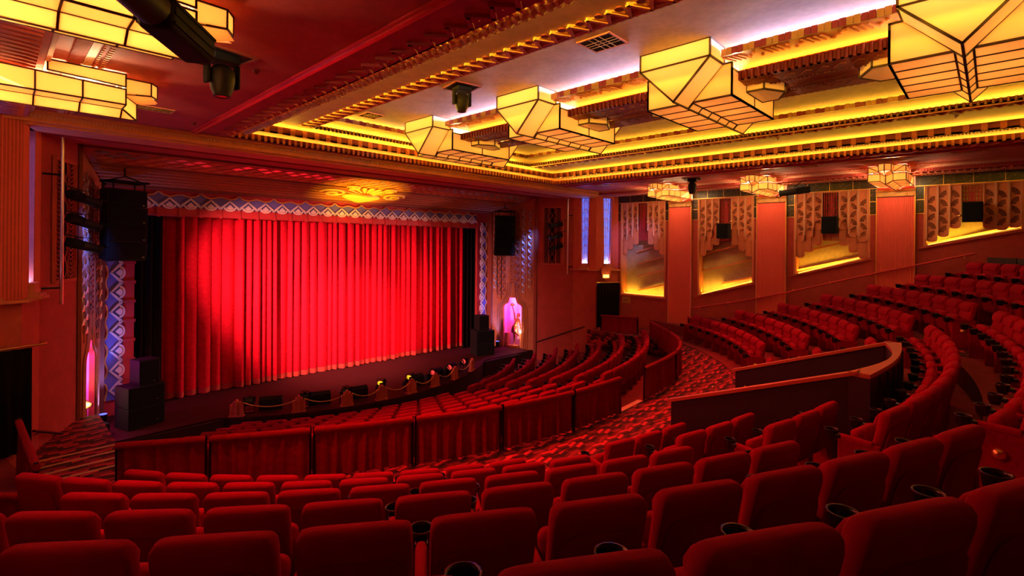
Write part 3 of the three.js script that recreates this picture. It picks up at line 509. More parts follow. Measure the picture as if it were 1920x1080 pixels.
// ------------------------------------------------------------------ house curtain, black legs, stage
{
  const r = rng(31), folds = []; let x = 3.3; while (x < 16.4) { const w = 0.15 + 0.26 * r(); folds.push([x, w, 0.1 + 0.2 * r(), r()]); x += w; }
  const off = (X, v) => { for (const [a, w, d, p] of folds) if (X >= a && X < a + w) { const t = (X - a) / w, sway = 0.12 * Math.sin(p * 40) * (1 - v); return d * Math.pow(Math.sin(Math.PI * Math.min(1, Math.max(0, t + sway * Math.sin(Math.PI * t)))), 0.8) * (0.75 + 0.25 * v); } return 0; };
  const sheet = (y0, y1, nv) => strip(1500, nv, (u, v) => { const X = lerp(3.3, 16.4, u), y = lerp(y1, y0, v); return [X - XC, y - STAGE, 0.02 + off(X, v), X, y]; });
  const t = thing('stage_curtain', 'bright red velvet house curtain closed in deep folds across the stage', 'curtain', [XC, STAGE, -19.22]);
  part('drape', sheet(STAGE + 0.2, 1.1, 8), M.curtain, t); part('hem', strip(1500, 1, (u, v) => { const X = lerp(3.3, 16.4, u), y = lerp(STAGE + 0.2, STAGE + 0.02, v); return [X - XC, y - STAGE, 0.028 + off(X, 1), X, y]; }), std(lin(0.6, 0.05, 0.03), 0.9, 0, { map: clothMap }), t);
  for (const s of [-1, 1]) { const q = rng(5 + s); single('masking_drape', s < 0 ? 'black cloth masking leg hanging behind the loudspeaker stack at the dark end of the curtain' : 'black cloth masking leg at the curtain end near the statue niche', 'drape', strip(40, 2, (u, v) => [lerp(-0.42, 0.42, u), lerp(6.4, 0, v), 0.05 * Math.sin(u * 22 + q()), u, v]), M.blackCloth, [XC + s * 6.55, STAGE + 0.01, -18.62]); }
  // stage floor with its bowed front
  const s = new THREE.Shape(), f = (X) => -22.13 + Math.sqrt(Math.max(0, 64 - (X - XC) ** 2)) + 0; s.moveTo(0.2, 20.5); s.lineTo(19.5, 20.5); s.lineTo(19.5, 15.95); s.lineTo(XC + 5.4, 16.1); for (let i = 0; i <= 40; i++) { const X = XC + 5.2 - i / 40 * 10.4; s.lineTo(X, -f(X)); } s.lineTo(XC - 5.4, 16.1); s.lineTo(0.2, 15.95); s.closePath();
  const g = new THREE.ExtrudeGeometry(s, { depth: 0.08, bevelEnabled: false }); g.rotateX(-Math.PI / 2); g.translate(0, STAGE - 0.08, 0);
  const fl = struct('floor_stage', metreUV(g, 0.8), M.stage);
  const apron = strip(60, 1, (u, v) => { const X = lerp(XC - 5.2, XC + 5.2, u); return [X, lerp(STAGE - 0.05, BOTTOM, v), f(X) - 0.04, X, v]; }); part('apron', apron, M.wood, fl);
  part('apron_side', [span(0.2, XC - 5.15, BOTTOM, STAGE - 0.05, -16.1, -15.98), span(XC + 5.15, 19.5, BOTTOM, STAGE - 0.05, -16.1, -15.98)], M.wood, fl);
}

// ================================================================== FLOORS
const CR = [9.86, -14.0], CF = [9.86, -21.3], DEG = Math.PI / 180;
const mixT = (phi) => sstep(-22, 32, phi);
const rowR = (i, phi) => lerp(10.4 + 1.08 * i, 10.72 + 0.95 * i, mixT(phi)), rowTop = (i, phi) => lerp(-3.0 + 0.42 * i, -2.7 + 0.385 * i, mixT(phi)), rowFloor = (i, phi) => rowTop(i, phi) - 0.98;
const rowIn = (i, phi) => rowR(i, phi) - 0.72;
const polar = (C, r, phi) => [C[0] + r * Math.sin(phi * DEG), C[1] + r * Math.cos(phi * DEG)];
const phiAtX = (C, r, x) => Math.asin(Math.max(-1, Math.min(1, (x - C[0]) / r))) / DEG;
const FENCE = [[1.37, -9.74], [2.44, -9.06], [3.78, -8.26], [5.31, -7.5], [6.78, -6.89], [8.7, -6.47], [10.47, -6.38], [11.74, -6.44], [14.17, -6.79], [15.86, -7.45], [17.27, -8.48], [19.06, -10.29]];
const fencePolar = FENCE.map(([x, z]) => [Math.atan2(x - CR[0], z - CR[1]) / DEG, Math.hypot(x - CR[0], z - CR[1])]);
const fenceR = (phi) => { const q = fencePolar; if (phi <= q[0][0]) return q[0][1] + (q[0][0] - phi) * 0.05; for (let k = 1; k < q.length; k++) if (phi <= q[k][0]) return lerp(q[k - 1][1], q[k][1], (phi - q[k - 1][0]) / (q[k][0] - q[k - 1][0])); return q[q.length - 1][1] + (phi - q[q.length - 1][0]) * 0.05; };
const aisleY = (phi) => lerp(-4.0, -3.7, sstep(38, 70, phi));
const clampX = (x) => Math.max(XL, Math.min(XR, x));
function ringFloor(C, xa, xb, rin, rout, y, drop) { // top sheet plus front riser, ended at the lines x = xa and x = xb
  const n = 48, ph = (r, u) => { const R = r(0); const p0 = phiAtX(C, r(phiAtX(C, R, xa)), xa), p1 = phiAtX(C, r(phiAtX(C, R, xb)), xb); return lerp(p0, p1, u); };
  const pt = (r, u) => { const phi = ph(r, u), [x, z] = polar(C, r(phi), phi); return [phi, x, z]; };
  const top = strip(n, 1, (u, v) => { const [phi, x, z] = pt(v ? rin : rout, u); return [x, y(phi), z, x / 2.0, z / 2.0]; });
  const face = strip(n, 1, (u, v) => { const [phi, x, z] = pt(rin, u); return [x, v ? y(phi) - drop : y(phi), z, x / 1.1, (v ? -drop : 0) / 1.1]; });
  return merge([top, face]);
}
const floorA = struct('floor', strip(90, 1, (u, v) => { const p = lerp(-80, 80, u), [x, z] = polar(CR, v ? fenceR(p) - 0.06 : rowIn(0, p) + 0.02, p); return [clampX(x), v ? aisleY(p) : Math.max(aisleY(p), rowFloor(0, p) - 0.03), z, x / 2.0, z / 2.0]; }), M.carpet);
part('floor_base', metreUV(merge([span(XL, XR, BOTTOM - 0.1, -6.3, -20.5, BACK)]), 1), M.black, floorA);
part('side_floor', metreUV(merge([span(XL, 1.75, -4.3, -4.0, -11.3, -6.4)]), 2.0), M.carpet, floorA);
part('side_floor', metreUV(merge([span(18.3, XR, -4.3, -3.72, -12.9, -8.0)]), 2.0), M.carpet, floorA);
// steps down to the corner beside the stage
for (let k = 0; k < 4; k++) { const z = -11.3 - k * 0.62, y = -4.0 - 0.075 * (k + 1); part('step', metreUV(span(XL, 1.9, y - 0.5, y, k === 3 ? -16 : z - 0.64, z), 2.0), M.carpet, floorA); part('nosing', span(0.3, 1.9, y + 0.05, y + 0.079, z - 0.005, z + 0.07), M.nosing, floorA); }
// raised rows
const WELL = { x0: 8.6, x1: 11.62, z0: -4.15, z1: -1.45 };
for (let i = 0; i < 9; i++) {
  const cuts = i < 2 ? [[XL, WELL.x0 - 0.02], [WELL.x1 + 0.02, XR]] : [[XL, XR]];
  for (const [a, b] of cuts) part('row_platform', ringFloor(CR, a, b, (p) => rowIn(i, p), (p) => rowIn(i + 1, p) + 0.01, (p) => rowFloor(i, p), 0.7), M.carpetPlain, floorA);
  for (const [xa, xb] of [[5.42, 6.38], [13.62, 14.42]]) { // patterned steps in the gangways
    const zAt = (x, r) => CR[1] + Math.sqrt(Math.max(0, r * r - (x - CR[0]) ** 2)), ph = phiAtX(CR, rowR(i, 0), (xa + xb) / 2), y = rowFloor(i, ph), yn = rowFloor(i + 1, ph), r0 = rowIn(i, ph), r1 = rowIn(i + 1, ph);
    const tread = (ra, rb, yy, dy) => merge([strip(3, 1, (u, v) => { const x = lerp(xa, xb, u), z = zAt(x, v ? ra : rb); return [x, yy, z, x / 2.0, z / 2.0]; }), strip(3, 1, (u, v) => { const x = lerp(xa, xb, u); return [x, yy - (v ? dy : 0), zAt(x, ra), x / 1.1, v * 0.2]; })]);
    part('gangway_tread', tread(r0, r1 - 0.36, y + 0.008, 0.25), M.carpet, floorA); part('gangway_tread', tread(r1 - 0.36, r1 + 0.01, (y + yn) / 2, 0.25), M.carpet, floorA);
    part('nosing', [bar([xa, y + 0.012, zAt(xa, r0 + 0.03)], [xb, y + 0.012, zAt(xb, r0 + 0.03)], 0.05, 0.012), bar([xa, (y + yn) / 2 + 0.004, zAt(xa, r1 - 0.33)], [xb, (y + yn) / 2 + 0.004, zAt(xb, r1 - 0.33)], 0.05, 0.012)], M.nosing, floorA);
  }
}
// front stalls
const fR = (j) => 14.0 - 0.88 * j, fTop = (j) => -3.4 - 0.235 * j, fFloor = (j) => fTop(j) - 0.95;
const floorF = struct('floor', metreUV(span(0.9, 18.8, fFloor(6) - 0.1, fFloor(6), -16, -8), 2.0), M.carpet);
for (let j = 0; j < 7; j++) {
  part('row_platform', ringFloor(CF, [0.9, 1.2, 1.6, 2.1, 2.6, 3.1, 3.6][j], [19.3, 18.9, 18.5, 18.0, 17.6, 17.0, 16.4][j], () => fR(j) - 0.62, () => (j ? fR(j - 1) - 0.62 : 15.3), () => fFloor(j), 0.4), M.carpetPlain, floorF);
  part('gangway_tread', ringFloor(CF, 10.35, 11.1, () => fR(j) - 0.6, () => (j ? fR(j - 1) - 0.62 : 15.2), () => fFloor(j) + 0.006, 0.1), M.carpet, floorF);
}
part('nosing', bar([10.45, -3.985, -6.46], [11.6, -3.985, -6.52], 0.14, 0.02), M.nosing, floorF);

// ================================================================== SEATS
const rr = (w, t, y, z0, n = 18) => Array.from({ length: n }, (_, k) => { const a = k / n * Math.PI * 2, c = Math.cos(a), s = Math.sin(a); return [w / 2 * Math.sign(c) * Math.pow(Math.abs(c), 0.34), y, z0 + t / 2 * Math.sign(s) * Math.pow(Math.abs(s), 0.5)]; });
const SEAT = (() => {
  const back = loft([[0.34, 0.47, 0.1, -0.13], [0.46, 0.505, 0.12, -0.11], [0.62, 0.515, 0.12, -0.078], [0.76, 0.52, 0.125, -0.045], [0.86, 0.522, 0.14, -0.022], [0.925, 0.522, 0.142, -0.008], [0.96, 0.515, 0.13, -0.002], [0.982, 0.492, 0.1, 0], [0.996, 0.44, 0.05, 0]].map(([y, w, t, z]) => rr(w, t, y, z)));
  const shell = loft([[0.36, 0.42, 0.02, -0.072], [0.42, 0.45, 0.03, -0.058], [0.62, 0.465, 0.032, -0.014], [0.76, 0.46, 0.03, 0.02], [0.82, 0.42, 0.028, 0.036], [0.85, 0.32, 0.02, 0.043]].map(([y, w, t, z]) => rr(w, t, y, z)));
  const head = loft([[0.8, 0.4, 0.02, -0.1], [0.83, 0.46, 0.05, -0.095], [0.9, 0.48, 0.07, -0.08], [0.95, 0.46, 0.05, -0.06], [0.975, 0.38, 0.02, -0.045]].map(([y, w, t, z]) => rr(w, t, y, z)));
  const cushion = rbox(0.47, 0.44, 0.13, 0.055, 0, 0, 0, 3).rotateX(-0.2).translate(0, 0.5, -0.255);
  const arm = rbox(0.064, 0.075, 0.34, 0.028, 0, 0.625, -0.25, 2).rotateX(0);
  const cup = new THREE.LatheGeometry([[0.0, 0.565], [0.036, 0.565], [0.048, 0.6], [0.054, 0.655], [0.058, 0.668], [0.05, 0.668], [0.046, 0.655], [0.038, 0.6], [0.03, 0.585], [0.0, 0.585]].map(([r, y]) => new THREE.Vector2(r, y)), 16).translate(0, 0, -0.47);
  const cup2 = merge([cup.translate(0, -0.61, 0.47).scale(1.22, 1.1, 1.22).translate(0, 0.62, -0.5), rbox(0.08, 0.05, 0.07, 0.015, 0, 0.63, -0.42, 1)]);
  const stand = rbox(0.045, 0.59, 0.28, 0.018, 0, 0.3, -0.2, 1);
  const panel = rbox(0.05, 0.62, 0.42, 0.03, 0, 0.33, -0.22, 2);
  const lamp = new THREE.SphereGeometry(0.055, 12, 8, 0, Math.PI * 2, 0, Math.PI / 2).rotateZ(Math.PI / 2);
  return { back, shell, head, cushion, arm, cup2, stand, panel, lamp };
})();
function seatProto(name, left, right, lampSide) { // armrest sides and the side that carries the gangway lamp
  const t = thing(name, 'x', 'seat');
  part('backrest', SEAT.back, M.seat, t); part('back_panel', SEAT.shell, M.seatSide, t); part('headrest', SEAT.head, M.seat, t); part('seat_cushion', SEAT.cushion, M.seat, t);
  for (const [on, s] of [[left, -1], [right, 1]]) if (on) {
    const a = part('armrest', SEAT.arm, M.seat, t); a.position.x = s * 0.3; const c = part('cup_holder', SEAT.cup2, M.blackGloss, t); c.position.x = s * 0.3;
    const p = part('side_panel', lampSide === s ? SEAT.panel : SEAT.stand, M.seatSide, t); p.position.x = s * 0.3;
    if (lampSide === s) { const b = part('gangway_lamp', SEAT.lamp, M.brass, p); b.position.set(s * 0.025, 0.4, -0.24); if (s > 0) b.rotation.y = Math.PI; b.userData.label = 'brass gangway lamp dome'; }
  }
  scene.remove(t); used.delete(name); return t;
}
const protos = { mid: seatProto('theatre_seat', false, true, 0), endL: seatProto('theatre_seat', true, true, -1), endR: seatProto('theatre_seat', false, true, 1) };
function putSeat(kind, x, y, z, C, scale, label, group) {
  const o = protos[kind].clone(); o.name = numbered('theatre_seat'); o.userData = { label, category: 'seat', group };
  const dx = C[0] - x, dz = C[1] - z, L = Math.hypot(dx, dz); o.position.set(x, y, z); o.rotation.y = Math.atan2(-dx / L, -dz / L); o.scale.set(scale, 1, 1); scene.add(o); return o;
}
let seatCount = 0;
const ORD = ['first', 'second', 'third', 'fourth', 'fifth', 'sixth', 'seventh', 'eighth', 'ninth', 'tenth', 'eleventh', 'twelfth', 'thirteenth', 'fourteenth', 'fifteenth', 'sixteenth', 'seventeenth', 'eighteenth', 'nineteenth', 'twentieth', 'twenty-first', 'twenty-second', 'twenty-third', 'twenty-fourth'];
// each seat is counted from the gangway or wall that its row starts at: label(place) with place 0 for the seat next to it
const REDS = 'red velvet seat';
function seatRow(C, R, Y, p0, p1, sp, label, group, ends, skip, anchor) {
  if (anchor !== undefined) { // seats counted from one whose place the photograph gives
    const r = R((p0 + p1) / 2), st = sp / r / DEG, a = Math.ceil((p0 - anchor) / st + 0.4), b = Math.floor((p1 - anchor) / st - 0.5);
    for (let k = a; k <= b; k++) { const phi = anchor + k * st, rr2 = R(phi), [x, z] = polar(C, rr2, phi); if (skip && skip(x, z, phi)) continue; putSeat(k === a && ends[0] ? 'endL' : k === b && ends[1] ? 'endR' : 'mid', x, Y(phi), z, C, sp / 0.6, label(b - k, k - a), group); seatCount++; }
    return;
  }
  const len = (p1 - p0) * DEG * (typeof R === 'function' ? R((p0 + p1) / 2) : R), n = Math.max(1, Math.floor(len / sp + 0.12));
  for (let k = 0; k < n; k++) {
    const phi = p0 + (p1 - p0) * (k + 0.5) / n, r = typeof R === 'function' ? R(phi) : R, [x, z] = polar(C, r, phi);
    if (skip && skip(x, z, phi)) continue;
    // facing the stage, local +x points towards growing phi
    putSeat(k === 0 && ends[0] ? 'endL' : k === n - 1 && ends[1] ? 'endR' : 'mid', x, typeof Y === 'function' ? Y(phi) : Y, z, C, len / n / 0.6, label(n - 1 - k, k), group); seatCount++;
  }
}
const ANCHOR = [[413, 909], [449, 926], [432, 940], [814, 935], [907, 965], [1430, 1002]].map(([px, py], i) => { const p = atY(px, py, -3.0 + 0.42 * i); return Math.atan2(p.x - CR[0], p.z - CR[1]) / DEG; });
// raised rows: near block by the camera-side wall, middle block around the stair well, far block by the handrail wall
for (let i = 0; i < 7; i++) {
  const R = (p) => rowR(i, p), Y = (p) => rowFloor(i, p), ph = (x) => phiAtX(CR, rowR(i, phiAtX(CR, rowR(i, 0), x)), x), near = (x, z) => Math.hypot(x, z) < 1.25 || z > 1.2 && x < 8;
  const left0 = i === 0 ? 0.95 : i < 3 ? 0.15 : -0.45;
  seatRow(CR, R, Y, ph(left0), ph(5.35), 0.6, (k) => `${REDS}, ${ORD[k]} from the near gangway, ${ORD[i]} raised row by the lantern wall`, 'raised seats of the block nearest the lantern wall', [i === 0, true], near, i < 6 ? ANCHOR[i] : undefined);
  if (i < 3) {
    seatRow(CR, R, Y, ph(6.42), ph(8.15), 0.6, (q, k) => `${REDS}, ${ORD[k]} from the near gangway, ${ORD[i]} raised row before the timber stair well`, 'seats beside the timber stair well', [true, false], near);
    seatRow(CR, R, Y, ph(11.85), ph(13.58), 0.6, (k) => `${REDS}, ${ORD[k]} from the far gangway, ${ORD[i]} raised row past the timber stair well`, 'seats behind the timber stair well', [false, true], near);
  } else if (i < 6) seatRow(CR, R, Y, ph(6.42), ph(13.58), 0.6, (q, k) => `${REDS}, ${ORD[k]} from the near gangway, ${ORD[i]} raised row curving behind the stair well`, 'curved raised rows behind the stair well', [true, true], (x, z) => near(x, z) || z > 1.6);
  const xe = [19.0, 19.05, 19.05, 19.1, 19.1, 19.15, 19.2][i], xs = [14.9, 14.8, 14.7, 14.6, 14.55, 14.5, 14.5][i];
  seatRow(CR, R, Y, ph(xs), ph(xe), 0.64, (k) => `${REDS}, ${ORD[k]} from the handrail wall, ${ORD[i]} raised row of the far block`, 'raised seats along the handrail wall', [true, true], near);
}
for (let j = 0; j < 7; j++) {
  const R = fR(j), Y = fFloor(j), ph = (x) => phiAtX(CF, R, x), l0 = [1.75, 2.1, 2.6, 3.1, 3.6, 4.1, 4.6][j], r1 = [18.35, 17.9, 17.5, 17.0, 16.6, 16.0, 15.4][j];
  seatRow(CF, R, Y, ph(l0), ph(10.3), 0.57, (k) => `front stalls seat, ${ORD[k]} from the gangway towards the carpeted steps, ${ORD[j]} row from draped rail`, 'front stalls seats before the middle gangway', [true, true]);
  seatRow(CF, R, Y, ph(11.15), ph(r1), 0.57, (q, k) => `front stalls seat, ${ORD[k]} from the gangway towards the exit drape, ${ORD[j]} row from draped rail`, 'front stalls seats past the middle gangway', [true, true]);
}
console.log('seats', seatCount);

// ================================================================== CURTAINED RAIL BEHIND THE FRONT STALLS
const fcurve = new THREE.CatmullRomCurve3(FENCE.map(([x, z]) => V(x, 0, z)), false, 'centripetal');
const fenceAt = (t) => fcurve.getPointAt(t);
function railSection(t0, t1, label, top = -3.13, seed = 1) {
  const m = fenceAt((t0 + t1) / 2), o = thing('curtained_rail', label, 'rail', [m.x, -4.0, m.z], 0, 'curtained rails along the cross aisle'), r = rng(seed);
  const L = fcurve.getLength() * (t1 - t0), n = Math.round(L * 60), pts = []; for (let i = 0; i <= 16; i++) { const p = fenceAt(lerp(t0, t1, i / 16)); pts.push([p.x - m.x, top + 4 - 0.03, p.z - m.z]); }
  part('padded_rail', tube(pts, 0.055, 48, 10), M.rail, o);
  const w = Array.from({ length: 40 }, () => r()), fn = (d) => (1 - 2 * Math.pow(Math.abs(Math.sin(d * 15 + 1.2 * Math.sin(d * 2.3 + 6 * w[3]))), 0.7)) * 0.7 + Math.sin(d * 41 + 6 * w[5]) * 0.3;
  part('drape', strip(n, 5, (u, v) => { const t = lerp(t0, t1, u), p = fenceAt(t), q = fcurve.getTangentAt(t), f = fn(u * L) * (0.03 + 0.05 * v) , s = 0.02 * v * Math.sin(u * L * 5 + v); return [p.x - m.x - q.z * f + q.x * s, lerp(top + 3.97, 0.02 + 0.03 * w[Math.floor(u * L) % 40], v), p.z - m.z + q.x * f + q.z * s, u * L, v]; }), M.rail, o);
  for (const t of [t0, t1]) { const p = fenceAt(t), k = fenceAt((t0 + t1) / 2); part('post', box(0.026, top + 4.03, 0.03, p.x - m.x, (top + 4.03) / 2, p.z - m.z), M.black, o); }
  return o;
}
{
  const tOfX = (x) => { let a = 0, b = 1; for (let i = 0; i < 40; i++) { const m = (a + b) / 2; fenceAt(m).x < x ? a = m : b = m; } return a; };
  const cuts = [[1.37, 2.42], [2.47, 3.76], [3.81, 5.29], [5.34, 6.88], [6.93, 8.68], [8.73, 10.42], [11.66, 14.18], [14.24, 15.87], [15.93, 17.34], [17.4, 19.0]];
  const names = ['red draped rail section at the end by the carpeted steps', 'red draped rail section, second from the carpeted steps', 'dark red draped rail section, third from the carpeted steps', 'red draped rail section, fourth from the carpeted steps', 'red draped rail section, second before the gap in the rail', 'red draped rail section ending at the gap with the yellow step edge', 'red draped rail section starting past the gap with the yellow step edge', 'dark draped rail section on the tight bend of the aisle', 'dark draped rail section past the bend towards the exit drape', 'dark draped rail section nearest the side wall'];
  cuts.forEach(([a, b], k) => railSection(tOfX(a), tOfX(b), names[k], -3.13, 40 + k));
}
// straight draped rails: before the exit, beside the far block, and by the near steps
function straightRail(a, b, y0, y1, label, red) {
  const L = Math.hypot(b[0] - a[0], b[1] - a[1]), m = [(a[0] + b[0]) / 2, (a[1] + b[1]) / 2], u = [(b[0] - a[0]) / L, (b[1] - a[1]) / L], o = thing('draped_rail', label, 'rail', [m[0], y0, m[1]]);
  const P = (d, y, f = 0) => [u[0] * (d - L / 2) - u[1] * f, y, u[1] * (d - L / 2) + u[0] * f];
  part('padded_rail', rod(P(0, y1 - y0), P(L, y1 - y0), 0.05, 10), red, o); part('drape', strip(Math.round(L * 24), 3, (s, v) => { const p = P(s * L, lerp(y1 - y0 - 0.02, 0.02, v), Math.sin(s * L * 20) * (0.01 + 0.02 * v)); return [...p, s * L, v]; }), M.rail, o);
  for (const d of [0.03, L - 0.03]) part('post', box(0.05, y1 - y0 + 0.06, 0.05, P(d, 0)[0], (y1 - y0 + 0.06) / 2, P(d, 0)[2]), M.black, o);
}
straightRail([18.45, -12.3], [18.95, -10.75], -3.85, -3.05, 'dark draped rail screening the black exit drape', M.rail);
straightRail([19.55, -8.85], [19.0, -7.75], -3.7, -2.9, 'black draped screen at the end of the first row by the handrail wall', M.rail);
straightRail([-0.3, -9.1], [0.5, -8.3], -4.0, -3.12, 'padded red rail over black cloth at the top of the carpeted steps', M.rail);
straightRail([0.36, -12.0], [0.46, -9.4], -4.0, -3.1, 'draped rail with a drooping red top beside the black side drape', M.rail);

// ================================================================== TIMBER STAIR WELL
{
  const { x0, x1, z0, z1 } = WELL, yF = -2.8, yB = -1.8, o = thing('stair_well', 'dark timber parapet with orange-brown cap around the stair well among the seats', 'parapet', [(x0 + x1) / 2, -4.0, (z0 + z1) / 2]), c = o.position;
  const R = (x, y, z) => [x - c.x, y - c.y, z - c.z], th = 0.1;
  const sideG = (x, dx) => { const s = new THREE.Shape(); s.moveTo(-z0, -2.1 + 0); s.lineTo(-z0, yF + 4); s.lineTo(-z1, yB + 4); s.lineTo(-z1, -2.1); return plate(s, th, [x - c.x + (dx < 0 ? -th : 0), 0, -c.z], [0, 0, -1], [0, 1, 0]); };
  part('parapet_wall', metreUV(sideG(x0, -1), 1), M.wood, o); part('parapet_wall', metreUV(sideG(x1, 1), 1), M.wood, o);
  part('cap', bar(R(x0 - 0.05, yF + 0.02, z0 - 0.03), R(x0 - 0.05, yB + 0.02, z1 + 0.05), 0.15, 0.05), M.woodCap, o); part('cap', bar(R(x1 + 0.05, yF + 0.02, z0 - 0.03), R(x1 + 0.05, yB + 0.02, z1 + 0.05), 0.15, 0.05), M.woodCap, o);
  // bowed end wall with its broad cap
  const arcIn = [], arcOut = [], N = 16; for (let i = 0; i <= N; i++) { const t = i / N, b = Math.sin(t * Math.PI) * 0.42; arcIn.push([lerp(x0 - 0.1, x1 + 0.1, t), z1 - 0.02 + b * 0.7]); arcOut.push([lerp(x0 - 0.14, x1 + 0.14, t), z1 + 0.24 + b * 0.3]); }
  const s = new THREE.Shape(); arcIn.forEach(([x, z], i) => s[i ? 'lineTo' : 'moveTo'](x, -z)); arcOut.slice().reverse().forEach(([x, z]) => s.lineTo(x, -z)); s.closePath();
  const cap = new THREE.ExtrudeGeometry(s, { depth: 0.06, bevelEnabled: false }).rotateX(-Math.PI / 2).translate(-c.x, yB - 0.02 + 4, -c.z); part('cap', cap, M.woodCap, o);
  const wallEnd = new THREE.ExtrudeGeometry(s, { depth: 1.0, bevelEnabled: false }).rotateX(-Math.PI / 2).translate(-c.x, yB - 1.02 + 4, -c.z); part('parapet_wall', metreUV(wallEnd, 1), M.wood, o);
  for (let i = 1; i < 8; i++) { const [x, z] = arcOut[i * 2]; part('batten', box(0.05, 0.96, 0.03, x - c.x, yB - 0.52 + 4, z - c.z + 0.012), M.wood, o); }
  for (let k = 0; k < 6; k++) part('tread', box(x1 - x0, 0.05, 0.4, 0, -0.2 - k * 0.22, z0 - c.z + 0.25 + k * 0.4), M.carpetPlain, o);
  part('well_lining', span(-(x1 - x0) / 2, (x1 - x0) / 2, -2.3, -2.2, z0 - c.z, z1 - c.z), M.black, o);
  for (const qx of [1333, 1393]) { const hp = qx < 1350 ? V(9.95, -3.05, -4.25) : V(11.46, -3.05, -3.9), h = thing('stair_handrail', qx < 1350 ? 'brass handrail running down the middle of the stair well' : 'brass handrail fixed inside the far wall of the stair well', 'handrail', hp.toArray()); part('rail', rod([0, 0, 0], [0, -0.75, 1.1], 0.025, 8), M.brass, h); part('bracket', [qx < 1350 ? rod([0, 0, 0], [0, -0.94, -0.06], 0.015, 6) : rod([0.02, -0.1, 0.15], [0.14, -0.13, 0.15], 0.015, 6)], M.brass, h); }
  for (const [qx, qy] of [[1337, 726], [1382, 706]]) { const sp = atY(qx, qy, -3.12), x = sp.x, z = sp.z, q = thing('rope_stanchion', qx < 1350 ? 'brass rope post with red rope end at the open stair mouth' : 'brass rope hook with red rope by the stair well corner post', 'stanchion', [x, -4.0, z], 0); part('post', [cyl(0.02, 0.02, 0.85, 0, 0.43, 0, 10), cyl(0.12, 0.14, 0.03, 0, 0.015, 0, 16)], M.brass, q); part('finial', [new THREE.SphereGeometry(0.035, 10, 8).translate(0, 0.88, 0), new THREE.TorusGeometry(0.03, 0.008, 6, 12).translate(0, 0.83, 0.02)], M.brass, q); part('rope', tube([[0, 0.82, 0.02], [-0.1, 0.5, 0.02], [-0.24, 0.16, 0.02]], 0.018, 12, 6), M.red, q); }
}

